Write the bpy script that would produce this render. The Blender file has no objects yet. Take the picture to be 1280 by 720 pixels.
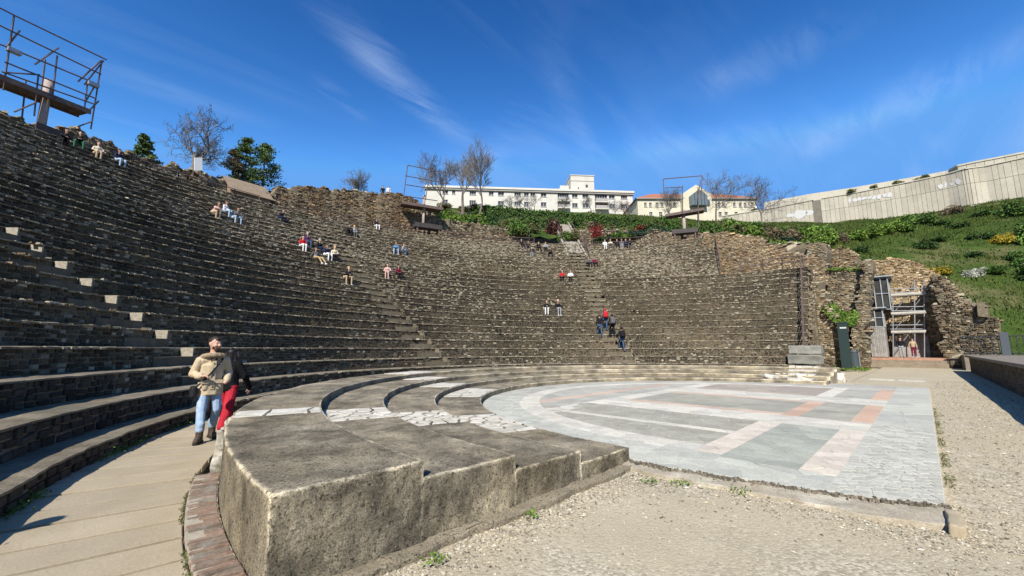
import bpy, bmesh, math, random
import numpy as np
from mathutils import Vector, Matrix
R = math.radians
random.seed(7); rng = np.random.default_rng(7)
scn = bpy.context.scene
COL = scn.collection

# ------------------------------------------------------------------ camera
F, H, YH, YAW = 520.0, 1.62, 436.0, R(44.4)          # focal length in pixels of a 1280 px wide picture
TH = math.atan((YH - 360) / F)
FH = np.array([math.cos(YAW), math.sin(YAW), 0]); RT = np.array([math.sin(YAW), -math.cos(YAW), 0]); ZZ = np.array([0, 0, 1.])
FW = math.cos(TH) * FH + math.sin(TH) * ZZ; UP = -math.sin(TH) * FH + math.cos(TH) * ZZ
CAM = np.array([0, 0, H])
cd = bpy.data.cameras.new('camera'); cam = bpy.data.objects.new('camera', cd); COL.objects.link(cam)
cam.location = CAM; cam.rotation_euler = (R(90) + TH, 0, YAW - R(90))
cd.sensor_width = 36; cd.lens = 36 * F / 1280; cd.clip_end = 6000; cd.clip_start = .05
scn.camera = cam
scn.render.resolution_x, scn.render.resolution_y = 1024, 576

# ------------------------------------------------------------------ light
SUN_EL, SUN_AZ = R(40), math.atan2(-.5, -.866)
SDIR = Vector((math.cos(SUN_AZ) * math.cos(SUN_EL), math.sin(SUN_AZ) * math.cos(SUN_EL), math.sin(SUN_EL)))
sl = bpy.data.lights.new('sun', 'SUN'); sl.energy = 5.0; sl.angle = R(.53); sl.color = (1, .945, .86)
so = bpy.data.objects.new('sun', sl); COL.objects.link(so); so.rotation_euler = SDIR.to_track_quat('Z', 'Y').to_euler(); so.location = (-40, -25, 60)
w = bpy.data.worlds.new('World'); scn.world = w; w.use_nodes = True
nt = w.node_tree; N = nt.nodes; L = nt.links; N.clear()
def wn(t, **k):
    n = N.new(t)
    for a, b in k.items(): setattr(n, a, b)
    return n
sky = wn('ShaderNodeTexSky', sky_type='NISHITA', sun_disc=False, sun_elevation=SUN_EL, sun_rotation=math.atan2(SDIR.x, SDIR.y), altitude=250, air_density=1.0, dust_density=.35, ozone_density=2.2)
tc = wn('ShaderNodeTexCoord')
# thin cirrus: direction projected on a high flat layer, streaked noise
sep = wn('ShaderNodeSeparateXYZ'); L.new(tc.outputs['Generated'], sep.inputs[0])
zc = wn('ShaderNodeMath', operation='MAXIMUM'); L.new(sep.outputs[2], zc.inputs[0]); zc.inputs[1].default_value = .06
dv = wn('ShaderNodeVectorMath', operation='DIVIDE'); L.new(tc.outputs['Generated'], dv.inputs[0])
cz = wn('ShaderNodeCombineXYZ')
for i in range(3): L.new(zc.outputs[0], cz.inputs[i])
L.new(cz.outputs[0], dv.inputs[1])
mp = wn('ShaderNodeMapping'); mp.inputs['Rotation'].default_value = (0, 0, R(38)); mp.inputs['Scale'].default_value = (.38, 1.9, 0); L.new(dv.outputs[0], mp.inputs[0])
n1 = wn('ShaderNodeTexNoise'); n1.inputs['Scale'].default_value = 1.1; n1.inputs['Detail'].default_value = 9; n1.inputs['Roughness'].default_value = .62; n1.inputs['Distortion'].default_value = .9
L.new(mp.outputs[0], n1.inputs['Vector'])
rp = wn('ShaderNodeValToRGB'); rp.color_ramp.elements[0].position = .46; rp.color_ramp.elements[1].position = .95; rp.color_ramp.elements[1].color = (.28, .28, .28, 1)
L.new(n1.outputs[0], rp.inputs[0])
mp2 = wn('ShaderNodeMapping'); mp2.inputs['Scale'].default_value = (.5, .5, 0); mp2.inputs['Location'].default_value = (.4, 1.7, 0); L.new(dv.outputs[0], mp2.inputs[0])
n2 = wn('ShaderNodeTexNoise'); n2.inputs['Scale'].default_value = 1.0; n2.inputs['Detail'].default_value = 3; L.new(mp2.outputs[0], n2.inputs['Vector'])
rp2 = wn('ShaderNodeValToRGB'); rp2.color_ramp.elements[0].position = .4; rp2.color_ramp.elements[1].position = .66; L.new(n2.outputs[0], rp2.inputs[0])
mm = wn('ShaderNodeMath', operation='MULTIPLY'); L.new(rp.outputs[0], mm.inputs[0]); L.new(rp2.outputs[0], mm.inputs[1])
# grade the sky towards the photograph's deep blue (per channel power curve, the whole dome alike)
sc_ = wn('ShaderNodeSeparateColor'); L.new(sky.outputs[0], sc_.inputs[0]); hs = wn('ShaderNodeCombineColor')
for i, (k, g_, top) in enumerate(((.36, 2.9, .95), (.50, 2.1, 2.7), (.62, 1.75, 6.2))):
    p1 = wn('ShaderNodeMath', operation='POWER'); L.new(sc_.outputs[i], p1.inputs[0]); p1.inputs[1].default_value = g_
    p2 = wn('ShaderNodeMath', operation='MULTIPLY'); L.new(p1.outputs[0], p2.inputs[0]); p2.inputs[1].default_value = k
    p3 = wn('ShaderNodeMath', operation='MINIMUM'); L.new(p2.outputs[0], p3.inputs[0]); p3.inputs[1].default_value = top; L.new(p3.outputs[0], hs.inputs[i])
# a few long cirrus trails on the same high layer: bands about a line, frayed by noise
def qpt(u, v): d = FW * F + RT * (u - 640) + UP * (360 - v); return np.array([d[0]/d[2], d[1]/d[2]])
n3 = wn('ShaderNodeTexNoise'); n3.inputs['Scale'].default_value = 3.2; n3.inputs['Detail'].default_value = 8; n3.inputs['Roughness'].default_value = .65; n3.inputs['Distortion'].default_value = .6; L.new(mp.outputs[0], n3.inputs['Vector'])
fr = wn('ShaderNodeMapRange'); L.new(n3.outputs[0], fr.inputs[0]); fr.inputs[1].default_value = .36; fr.inputs[2].default_value = .68
wob = wn('ShaderNodeMath', operation='MULTIPLY_ADD'); L.new(n1.outputs[0], wob.inputs[0]); wob.inputs[1].default_value = .35; wob.inputs[2].default_value = -.175
acc = mm.outputs[0]
for (a_, b_, half, amt) in (((425, 15), (572, 172), .085, .62), ((985, 200), (1290, 40), .16, .42), ((880, 120), (1060, 20), .12, .3), ((640, 165), (560, 235), .1, .25), ((800, 190), (1010, 165), .16, .36), ((60, 60), (330, 150), .10, .22), ((400, 100), (450, 150), .05, .35), ((690, 60), (740, 190), .07, .25)):
    qa, qb = qpt(*a_), qpt(*b_); t_ = (qb-qa); ln_ = np.linalg.norm(t_); t_ = t_/ln_; nn_ = np.array([-t_[1], t_[0]])
    def lin(vec, off):
        dt = wn('ShaderNodeVectorMath', operation='DOT_PRODUCT'); L.new(dv.outputs[0], dt.inputs[0]); dt.inputs[1].default_value = (vec[0], vec[1], 0); ad_ = wn('ShaderNodeMath', operation='ADD'); L.new(dt.outputs['Value'], ad_.inputs[0]); ad_.inputs[1].default_value = -off; return ad_.outputs[0]
    pr = lin(nn_, float(qa @ nn_)); sm_ = wn('ShaderNodeMath', operation='ADD'); L.new(pr, sm_.inputs[0]); L.new(wob.outputs[0], sm_.inputs[1]); ab = wn('ShaderNodeMath', operation='ABSOLUTE'); L.new(sm_.outputs[0], ab.inputs[0])
    m1 = wn('ShaderNodeMapRange', interpolation_type='SMOOTHSTEP'); L.new(ab.outputs[0], m1.inputs[0]); m1.inputs[1].default_value = half*1.5; m1.inputs[2].default_value = 0; m1.inputs[3].default_value = 0; m1.inputs[4].default_value = 1
    al = lin(t_, float(qa @ t_) + ln_/2); aa_ = wn('ShaderNodeMath', operation='ABSOLUTE'); L.new(al, aa_.inputs[0]); m2 = wn('ShaderNodeMapRange', interpolation_type='SMOOTHSTEP'); L.new(aa_.outputs[0], m2.inputs[0]); m2.inputs[1].default_value = ln_*.75; m2.inputs[2].default_value = ln_*.2; m2.inputs[3].default_value = 0; m2.inputs[4].default_value = amt*.45
    k1 = wn('ShaderNodeMath', operation='MULTIPLY'); L.new(m1.outputs[0], k1.inputs[0]); L.new(m2.outputs[0], k1.inputs[1]); k2 = wn('ShaderNodeMath', operation='MULTIPLY'); L.new(k1.outputs[0], k2.inputs[0]); L.new(fr.outputs[0], k2.inputs[1])
    k3 = wn('ShaderNodeMath', operation='ADD', use_clamp=True); L.new(acc, k3.inputs[0]); L.new(k2.outputs[0], k3.inputs[1]); acc = k3.outputs[0]
mx = wn('ShaderNodeMixRGB'); L.new(acc, mx.inputs[0]); L.new(hs.outputs[0], mx.inputs[1]); mx.inputs[2].default_value = (5.2, 6.4, 8.2, 1)
bg = wn('ShaderNodeBackground'); bg.inputs[1].default_value = .1; L.new(mx.outputs[0], bg.inputs[0])
wo = wn('ShaderNodeOutputWorld'); L.new(bg.outputs[0], wo.inputs[0])
vs = scn.view_settings; vs.view_transform = 'Standard'; vs.look = 'None'; vs.exposure = 0.55; vs.gamma = 1; vs.use_curve_mapping = False

# ------------------------------------------------------------------ pixel helpers
def ray(u, v): return FW * F + RT * (u - 640) + UP * (360 - v)
def gz(u, v, h=0.):
    d = ray(u, v); return CAM + d * ((h - H) / d[2])
def depth(u, v, wd): return CAM + ray(u, v) / F * wd
CC = np.array([14.3, 3.2])                            # centre of the orchestra
def cyl(u, v, r):
    d = ray(u, v); o = CAM[:2] - CC; a = d[:2] @ d[:2]; b = 2 * o @ d[:2]; c = o @ o - r * r
    return CAM + d * ((-b + math.sqrt(b * b - 4 * a * c)) / (2 * a))
def phi_of(p): return math.degrees(math.atan2(p[1] - CC[1], p[0] - CC[0]))
def onplane(u, v, p0, n):
    d = ray(u, v); n = np.asarray(n, float); return CAM + d * ((np.asarray(p0, float) - CAM) @ n / (d @ n))
def pol(r, phi, z=0.): return np.array([CC[0] + r * math.cos(R(phi)), CC[1] + r * math.sin(R(phi)), z])

# ------------------------------------------------------------------ object helpers
def tag(o, label=None, cat=None, group=None, kind=None):
    for k, x in (('label', label), ('category', cat), ('group', group), ('kind', kind)):
        if x: o[k] = x
    return o
def link(name, data, parent=None):
    o = bpy.data.objects.new(name, data); COL.objects.link(o)
    if parent is not None: o.parent = parent
    return o
def empty(name, loc=(0, 0, 0), rz=0, label=None, cat=None, group=None):
    o = link(name, None); o.location = Vector(loc); o.rotation_euler = (0, 0, rz); o.empty_display_size = .2
    return tag(o, label, cat, group)
def setcol(me, col):
    at = me.color_attributes.new('col', 'FLOAT_COLOR', 'POINT')
    c = np.ones((len(me.vertices), 4), np.float32); c[:, :3] = col; at.data.foreach_set('color', c.ravel())
def npmesh(name, V, Fa, col=None, smooth=False):
    V = np.asarray(V, np.float32); Fa = np.asarray(Fa, np.int32); k = Fa.shape[1]
    me = bpy.data.meshes.new(name); me.vertices.add(len(V)); me.vertices.foreach_set('co', V.ravel())
    me.loops.add(Fa.size); me.loops.foreach_set('vertex_index', Fa.ravel())
    me.polygons.add(len(Fa)); me.polygons.foreach_set('loop_start', np.arange(0, Fa.size, k, dtype=np.int32))
    me.polygons.foreach_set('loop_total', np.full(len(Fa), k, np.int32))
    me.polygons.foreach_set('use_smooth', np.full(len(Fa), smooth, bool))
    me.update(calc_edges=True)
    if col is not None: setcol(me, col)
    return me
def obj(name, me, mat, parent=None, kind=None):
    o = link(name, me, parent)
    if mat is not None and not me.materials: me.materials.append(mat)
    if kind: o['kind'] = kind
    return o
class MB:
    """collects polygons; boxes, bars, tubes"""
    def __init__(s): s.v = []; s.f = []
    def add(s, V, Fs):
        b = len(s.v); s.v += [tuple(map(float, p)) for p in V]; s.f += [tuple(b + i for i in f) for f in Fs]; return s
    def box(s, lo, hi):
        x0, y0, z0 = lo; x1, y1, z1 = hi
        return s.add([(x0,y0,z0),(x1,y0,z0),(x1,y1,z0),(x0,y1,z0),(x0,y0,z1),(x1,y0,z1),(x1,y1,z1),(x0,y1,z1)],
                     [(0,3,2,1),(4,5,6,7),(0,1,5,4),(1,2,6,5),(2,3,7,6),(3,0,4,7)])
    def obox(s, c, ax, ay, az, hx, hy, hz):
        c = np.asarray(c, float); ax, ay, az = (np.asarray(a, float) for a in (ax, ay, az)); V = []
        for k in (-1, 1):
            for i, j in ((-1,-1),(1,-1),(1,1),(-1,1)): V.append(c + ax*hx*i + ay*hy*j + az*hz*k)
        return s.add(V, [(0,3,2,1),(4,5,6,7),(0,1,5,4),(1,2,6,5),(2,3,7,6),(3,0,4,7)])
    def tube(s, a, b, ra, rb=None, n=7, cap=True):
        a = np.asarray(a, float); b = np.asarray(b, float); rb = ra if rb is None else rb
        d = b - a; l = np.linalg.norm(d)
        if l < 1e-6: return s
        d /= l; t = np.array([0, 0, 1.]) if abs(d[2]) < .9 else np.array([1., 0, 0]); x = np.cross(d, t); x /= np.linalg.norm(x); y = np.cross(d, x)
        V = []; 
        for p, r in ((a, ra), (b, rb)):
            for i in range(n): an = 2*math.pi*i/n; V.append(p + r*(math.cos(an)*x + math.sin(an)*y))
        Fs = [(i, (i+1) % n, n+(i+1) % n, n+i) for i in range(n)]
        if cap: Fs += [tuple(range(n-1, -1, -1)), tuple(range(n, 2*n))]
        return s.add(V, Fs)
    def mesh(s, name):
        me = bpy.data.meshes.new(name); me.from_pydata(s.v, [], s.f); me.update(); return me
    def build(s, name, mat, parent=None, smooth=False):
        me = s.mesh(name)
        if smooth:
            me.polygons.foreach_set('use_smooth', np.ones(len(me.polygons), bool)); me.update()
        return obj(name, me, mat, parent)
def copy_tree(o, parent=None):
    c = o.copy(); COL.objects.link(c); c.parent = parent
    for ch in o.children: copy_tree(ch, c)
    return c

# value noise
def _h(i, j, k, s):
    n = (i * 374761393 + j * 668265263 + k * 2147483647 + s * 1274126177) & 0xFFFFFFFF
    n = ((n ^ (n >> 13)) * 1274126177) & 0xFFFFFFFF
    return ((n ^ (n >> 16)) & 0xFFFF) / 65535.0
def vnoise(P, s=0):
    P = np.asarray(P, float); I = np.floor(P).astype(np.int64); f = P - I; f = f*f*(3-2*f); o = 0
    for a in (0, 1):
        for b in (0, 1):
            for c in (0, 1):
                o = o + _h(I[...,0]+a, I[...,1]+b, I[...,2]+c, s) * (f[...,0] if a else 1-f[...,0]) * (f[...,1] if b else 1-f[...,1]) * (f[...,2] if c else 1-f[...,2])
    return o * 2 - 1
def fbm(P, s=0, o=3):
    P = np.asarray(P, float); return sum(vnoise(P * 2**i, s + i) * .5**i for i in range(o))

# ------------------------------------------------------------------ materials
MATS = {}
def M(name, c1=(.3, .3, .3), c2=None, sc=3., c3=None, sc3=.6, rough=.92, bump=.25, bsc=None, attr=False, metal=0., fine=.35, spec=.25, objrand=None, coords='pos', thr=(.35, .65), emit=None, alpha=None):
    if name in MATS: return MATS[name]
    m = bpy.data.materials.new(name); m.use_nodes = True; t = m.node_tree; n = t.nodes; l = t.links
    p = n['Principled BSDF']; p.inputs['Roughness'].default_value = rough; p.inputs['Metallic'].default_value = metal; p.inputs['Specular IOR Level'].default_value = spec
    if coords == 'pos': g = n.new('ShaderNodeNewGeometry').outputs['Position']
    else: g = n.new('ShaderNodeTexCoord').outputs['Object']
    def noise(s, d=5, r=.6):
        a = n.new('ShaderNodeTexNoise'); a.inputs['Scale'].default_value = s; a.inputs['Detail'].default_value = d; a.inputs['Roughness'].default_value = r; l.new(g, a.inputs['Vector']); return a.outputs[0]
    def ramp(x, a, b):
        r = n.new('ShaderNodeMapRange'); r.inputs[1].default_value = a; r.inputs[2].default_value = b; l.new(x, r.inputs[0]); return r.outputs[0]
    def mix(fac, a, b, mode='MIX'):
        x = n.new('ShaderNodeMixRGB'); x.blend_type = mode
        for i, q in enumerate((fac, a, b)):
            if isinstance(q, (tuple, float, int)): x.inputs[i].default_value = q if i == 0 else (*q, 1)
            else: l.new(q, x.inputs[i])
        return x.outputs[0]
    c = mix(ramp(noise(sc), *thr), c1, c2 or c1)
    if c3: c = mix(ramp(noise(sc3, 4), .5, .72), c, c3)
    if attr:
        a = n.new('ShaderNodeAttribute'); a.attribute_name = 'col'; c = mix(1., c, a.outputs['Color'], 'MULTIPLY')
    if objrand:
        oi = n.new('ShaderNodeObjectInfo'); cr = n.new('ShaderNodeValToRGB'); e = cr.color_ramp.elements
        while len(e) < len(objrand): e.new(.5)
        for i, q in enumerate(objrand): e[i].position = i / max(1, len(objrand) - 1); e[i].color = (*q, 1)
        l.new(oi.outputs['Random'], cr.inputs[0]); c = mix(1., c, cr.outputs[0], 'MULTIPLY')
    if fine:
        fn = noise((bsc or sc * 8), 8, .7); mr = n.new('ShaderNodeMapRange'); mr.inputs[1].default_value = .3; mr.inputs[2].default_value = .7
        mr.inputs[3].default_value = 1 - fine; mr.inputs[4].default_value = 1 + fine; l.new(fn, mr.inputs[0])
        c = mix(1., c, mr.outputs[0], 'MULTIPLY')
    l.new(c, p.inputs['Base Color'])
    if bump:
        b = n.new('ShaderNodeBump'); b.inputs['Strength'].default_value = bump; b.inputs['Distance'].default_value = .02; l.new(noise(bsc or sc * 8, 8, .7), b.inputs['Height']); l.new(b.outputs[0], p.inputs['Normal'])
    if emit: p.inputs['Emission Color'].default_value = (*emit, 1); p.inputs['Emission Strength'].default_value = 1
    MATS[name] = m; return m
def flat(name, c, rough=.7, metal=0., spec=.3, fine=.12):
    return M(name, c, rough=rough, metal=metal, spec=spec, bump=.1, sc=6, bsc=40, fine=fine, coords='obj')

m_stone = M('rubble stone', (.78, .78, .78), (1.1, 1.06, 1.0), sc=9, attr=True, bump=.5, bsc=30, fine=.4)
m_stone1 = M('single rubble stone', (.04, .035, .027), (.065, .057, .045), sc=9, bump=.5, bsc=30, fine=.45, objrand=[(.55, .52, .48), (.8, .78, .72), (1.05, 1, .95), (1.5, 1.42, 1.3)])
m_mortar2 = M('ruin core', (.14, .112, .072), (.20, .165, .112), sc=5, bump=.6, bsc=22, fine=.5)
m_tread2 = M('worn upper tread', (.095, .078, .05), (.17, .142, .098), sc=1.7, c3=(.075, .068, .045), sc3=.5, bump=.6, bsc=26, fine=.4)
m_mortar = M('rubble core', (.035, .03, .023), (.06, .052, .04), sc=5, bump=.6, bsc=22, fine=.5)
m_tread = M('weathered tread', (.125, .102, .068), (.23, .195, .135), sc=1.7, c3=(.12, .108, .075), sc3=.5, bump=.6, bsc=26, fine=.35)
def conc_mat():
    m = M('weathered concrete steps', (.195, .162, .107), (.285, .24, .163), sc=1.3, c3=(.27, .23, .158), sc3=.8, bump=1., bsc=75, fine=.75, attr=True)
    t = m.node_tree; n = t.nodes; l = t.links; p = n['Principled BSDF']; src = p.inputs['Base Color'].links[0].from_socket
    g = n.new('ShaderNodeNewGeometry'); a = n.new('ShaderNodeTexNoise'); a.inputs['Scale'].default_value = 44; a.inputs['Detail'].default_value = 4; l.new(g.outputs['Position'], a.inputs['Vector'])
    r = n.new('ShaderNodeMapRange'); r.inputs[1].default_value = .60; r.inputs[2].default_value = .70; r.inputs[4].default_value = .75; l.new(a.outputs[0], r.inputs[0])
    x = n.new('ShaderNodeMixRGB'); l.new(r.outputs[0], x.inputs[0]); l.new(src, x.inputs[1]); x.inputs[2].default_value = (.34, .30, .225, 1)
    a2 = n.new('ShaderNodeTexNoise'); a2.inputs['Scale'].default_value = 34; a2.inputs['Detail'].default_value = 6; l.new(g.outputs['Position'], a2.inputs['Vector'])
    r2 = n.new('ShaderNodeMapRange'); r2.inputs[1].default_value = .33; r2.inputs[2].default_value = .45; r2.inputs[3].default_value = .3; r2.inputs[4].default_value = 1; l.new(a2.outputs[0], r2.inputs[0])
    y = n.new('ShaderNodeMixRGB'); y.blend_type = 'MULTIPLY'; y.inputs[0].default_value = 1; l.new(x.outputs[0], y.inputs[1]); l.new(r2.outputs[0], y.inputs[2]); l.new(y.outputs[0], p.inputs['Base Color']); return m
m_conc = conc_mat()
m_marble = M('white marble', (.46, .435, .37), (.58, .55, .48), sc=4, c3=(.38, .35, .28), sc3=3, bump=.35, bsc=20, fine=.2, rough=.75, objrand=[(.85, .84, .8), (1, .98, .94), (1.08, 1.07, 1.05)])
m_slab = M('path slab', (.32, .265, .175), (.38, .32, .22), sc=1.4, bump=.3, bsc=40, fine=.15, objrand=[(.92, .92, .92), (1.05, 1.04, 1.03)])
m_brick = M('gutter brick', (.165, .115, .082), (.225, .175, .13), sc=7, c3=(.24, .235, .2), sc3=4, bump=.5, bsc=30, fine=.35, objrand=[(.8, .85, .9), (1, 1, 1), (1.25, 1.1, 1.05), (.9, 1, 1.05)])

# ------------------------------------------------------------------ stones on faces
def stone_set(P, T, U, Nn, a, b, d, jit=.25):
    """P centres on the wall face, T tangent, U up, Nn outward, a,b half sizes, d projection"""
    n = len(P); V = np.empty((n, 8, 3)); a = a[:, None]; b = b[:, None]; d = d[:, None]
    sx = np.array([-1, 1, 1, -1]); sy = np.array([-1, -1, 1, 1])
    for i in range(4):
        V[:, i] = P + T*a*sx[i] + U*b*sy[i] - Nn*.03
        ka = 1 - rng.uniform(.06, .06+jit, (n, 1)); kb = 1 - rng.uniform(.08, .08+jit, (n, 1))
        V[:, 4+i] = P + T*a*sx[i]*ka + U*b*sy[i]*kb + Nn*d*rng.uniform(.65, 1.2, (n, 1))
    q = np.array([[4,5,6,7],[0,1,5,4],[1,2,6,5],[2,3,7,6],[3,0,4,7]])
    Fq = (np.arange(n)[:, None, None]*8 + q[None]).reshape(-1, 4)
    return V.reshape(-1, 3), Fq
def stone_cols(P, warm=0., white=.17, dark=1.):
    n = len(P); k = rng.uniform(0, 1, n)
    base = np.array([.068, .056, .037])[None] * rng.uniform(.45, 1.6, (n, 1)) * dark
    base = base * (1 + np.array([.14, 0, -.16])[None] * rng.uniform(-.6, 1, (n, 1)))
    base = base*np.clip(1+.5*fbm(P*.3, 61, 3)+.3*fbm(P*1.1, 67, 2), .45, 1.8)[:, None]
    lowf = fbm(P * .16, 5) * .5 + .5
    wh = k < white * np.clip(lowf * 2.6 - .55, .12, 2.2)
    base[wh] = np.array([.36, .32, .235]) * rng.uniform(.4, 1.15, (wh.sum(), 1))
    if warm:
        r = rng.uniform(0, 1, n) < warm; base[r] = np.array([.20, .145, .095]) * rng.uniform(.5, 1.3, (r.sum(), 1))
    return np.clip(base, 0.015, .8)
def course_cells(length, height, ch, cw, seed=None):
    """random coursed layout: returns arrays s (along), t (up), half width, half height"""
    out = []; nrow = max(1, int(round(height / ch))); hh = height / nrow
    for i in range(nrow):
        nn = int(length / cw * 1.5) + 4; ws = rng.uniform(.5, 1.6, nn) * cw; e = np.cumsum(ws) - rng.uniform(0, cw); k = e < length
        x1 = np.minimum(e[k], length); x0 = np.concatenate([[0], x1[:-1]])
        ok = (x1 - x0) > cw * .2; x0, x1 = x0[ok], x1[ok]
        if not len(x0): continue
        out.append(np.c_[(x0+x1)/2, np.full(len(x0), (i+.5)*hh) + rng.uniform(-.12, .12, len(x0))*hh, (x1-x0)/2*.94, rng.uniform(.36, .5, len(x0))*hh])
    return np.concatenate(out) if out else np.zeros((0, 4))

# ================================================================== SETTING: ground
def grid_mesh(name, X, Y, Zf, keep=None, smooth=True):
    gx, gy = np.meshgrid(X, Y, indexing='ij'); P = np.stack([gx, gy, np.zeros_like(gx)], -1); P[..., 2] = Zf(gx, gy)
    ny = len(Y); i, j = np.meshgrid(np.arange(len(X)-1), np.arange(ny-1), indexing='ij')
    q = np.stack([i*ny+j, (i+1)*ny+j, (i+1)*ny+j+1, i*ny+j+1], -1).reshape(-1, 4)
    V = P.reshape(-1, 3)
    if keep is not None:
        k = keep(V[q].mean(1)); q = q[k]; used = np.unique(q); re = np.full(len(V), -1); re[used] = np.arange(len(used)); V = V[used]; q = re[q]
    return npmesh(name, V, q, smooth=smooth)
def axis(lo, hi, st, far):
    a = np.arange(lo, hi + st/2, st); return np.concatenate([[-far, -far/4, -far/14], a, [far/14, far/4, far]])
GX = np.concatenate([[-3000, -600, -150, -40], np.arange(-6, 32, .16), np.arange(32, 60, 1.), [80, 200, 700, 3000]])
GY = np.concatenate([[-3000, -600, -150, -40, -12], np.arange(-5, 6, .16), np.arange(6, 20, 1.), [60, 200, 700, 3000]])
def ground_z(x, y):
    P = np.stack([x, y, np.zeros_like(x)], -1); near = np.exp(-((x-10)/40)**2 - (y/30)**2)
    return -.045 - .12*((np.hypot(x-14.3, y-3.2) > 13.3) & (y > 3.0)) + near * (fbm(P*.7, 3)*.018 + fbm(P*3.5, 9, 2)*.006)
def ground_mat():
    m = bpy.data.materials.new('sandy gravel ground'); m.use_nodes = True; t = m.node_tree; n = t.nodes; l = t.links; p = n['Principled BSDF']; p.inputs['Roughness'].default_value = .97; p.inputs['Specular IOR Level'].default_value = .1
    g = n.new('ShaderNodeNewGeometry').outputs['Position']
    def nz(s, d=6, r=.6):
        a = n.new('ShaderNodeTexNoise'); a.inputs['Scale'].default_value = s; a.inputs['Detail'].default_value = d; a.inputs['Roughness'].default_value = r; l.new(g, a.inputs['Vector']); return a.outputs[0]
    def mr(x, a, b, c=0., d=1.):
        r = n.new('ShaderNodeMapRange'); [setattr(r.inputs[i+1], 'default_value', q) for i, q in enumerate((a, b, c, d))]; l.new(x, r.inputs[0]); return r.outputs[0]
    def mx(f, a, b, mode='MIX'):
        x = n.new('ShaderNodeMixRGB'); x.blend_type = mode
        for i, q in enumerate((f, a, b)):
            if isinstance(q, (tuple, float)): x.inputs[i].default_value = q if i == 0 else (*q, 1)
            else: l.new(q, x.inputs[i])
        return x.outputs[0]
    c = mx(mr(nz(.55), .35, .68), (.375, .32, .213), (.435, .375, .255))
    vo = n.new('ShaderNodeTexVoronoi'); vo.inputs['Scale'].default_value = 34; l.new(g, vo.inputs['Vector'])
    sp = n.new('ShaderNodeSeparateColor'); l.new(vo.outputs['Color'], sp.inputs[0])
    grav = mx(mr(sp.outputs[0], .15, .95), (.22, .185, .13), (.60, .54, .42))
    c = mx(mr(nz(.4, 5), .46, .62, .08, .6), c, grav)
    c = mx(1., c, mr(nz(60, 4), .3, .7, .86, 1.14), 'MULTIPLY'); l.new(c, p.inputs['Base Color'])
    b = n.new('ShaderNodeBump'); b.inputs['Strength'].default_value = .3; b.inputs['Distance'].default_value = .015
    ad = n.new('ShaderNodeMath'); ad.operation = 'ADD'; l.new(mr(vo.outputs['Distance'], 0., .8, 1., 0.), ad.inputs[0]); l.new(nz(45, 6), ad.inputs[1]); l.new(ad.outputs[0], b.inputs['Height']); l.new(b.outputs[0], p.inputs['Normal'])
    return m
ground = obj('ground', grid_mesh('ground', GX, GY, ground_z), ground_mat()); tag(ground, 'sandy gravel ground in front of the orchestra', 'ground', kind='structure')
# loose gravel: small stones that nobody could count
def scatter_gravel():
    pts = []
    def add(n, fx, fy, dens):
        x = fx(n); y = fy(n); k = rng.uniform(0, 1, n) < dens(x, y); pts.append(np.c_[x, y][k])
    sand = lambda x, y: np.clip(1.15 - np.exp(-(((x-3.6)/2.2)**2 + ((y-1.1)/1.15)**2)) * 1.2, .05, 1) * np.clip(.5 + fbm(np.stack([x, y, x*0], -1)*1.3, 21), .1, 1)
    add(28000, lambda n: rng.uniform(.3, 6.6, n), lambda n: rng.uniform(-1.6, 3.25, n), sand)
    add(13000, lambda n: rng.uniform(.4, 5.8, n), lambda n: 3.08 - np.abs(rng.normal(0, .28, n)), lambda x, y: np.full(len(x), .75))
    add(26000, lambda n: 5.5 + rng.uniform(0, 1, n)**1.6 * 26, lambda n: rng.uniform(-2.0, -.02, n), lambda x, y: np.full(len(x), .85))
    add(10000, lambda n: 5.9 - np.abs(rng.normal(0, .5, n)), lambda n: rng.uniform(-.2, 3.2, n), lambda x, y: np.full(len(x), .6))
    P = np.concatenate(pts); P = P[(P[:, 0] > 0.2)]
    n = len(P); dist = np.hypot(P[:, 0], P[:, 1])
    s = rng.lognormal(math.log(.0068), .45, n) * (1 + dist*.02); s = np.clip(s, .004, .032)
    o = np.array([[1,0,0],[0,1,0],[-1,0,0],[0,-1,0],[0,0,1],[0,0,-.4]], float)
    V = o[None] * rng.uniform(.6, 1.3, (n, 6, 1)) * s[:, None, None] * np.stack([rng.uniform(.8, 1.5, n), rng.uniform(.7, 1.1, n), rng.uniform(.4, .8, n)], -1)[:, None]
    an = rng.uniform(0, 6.28, n); ca, sa = np.cos(an)[:, None], np.sin(an)[:, None]
    V = np.stack([V[..., 0]*ca - V[..., 1]*sa, V[..., 0]*sa + V[..., 1]*ca, V[..., 2]], -1)
    V += np.c_[P, ground_z(P[:, 0], P[:, 1]) + s*.18][:, None]
    f = np.array([[0,1,4],[1,2,4],[2,3,4],[3,0,4],[1,0,5],[2,1,5],[3,2,5],[0,3,5]])
    Fa = (np.arange(n)[:, None, None]*6 + f).reshape(-1, 3)
    c = np.array([.40, .345, .25])[None]*rng.uniform(.4, 1.25, (n, 1)); k = rng.uniform(0, 1, n) < .12; c[k] = np.array([.52, .475, .39])*rng.uniform(.8, 1.1, (k.sum(), 1))
    k = rng.uniform(0, 1, n) < .16; c[k] *= .45
    o = obj('gravel', npmesh('gravel', V.reshape(-1, 3), Fa, np.repeat(c, 6, 0)), M('pebble', (1, 1, 1), attr=True, bump=0, fine=.1)); tag(o, 'loose pale gravel lying on the sandy ground', 'gravel', kind='stuff')
scatter_gravel()

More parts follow.
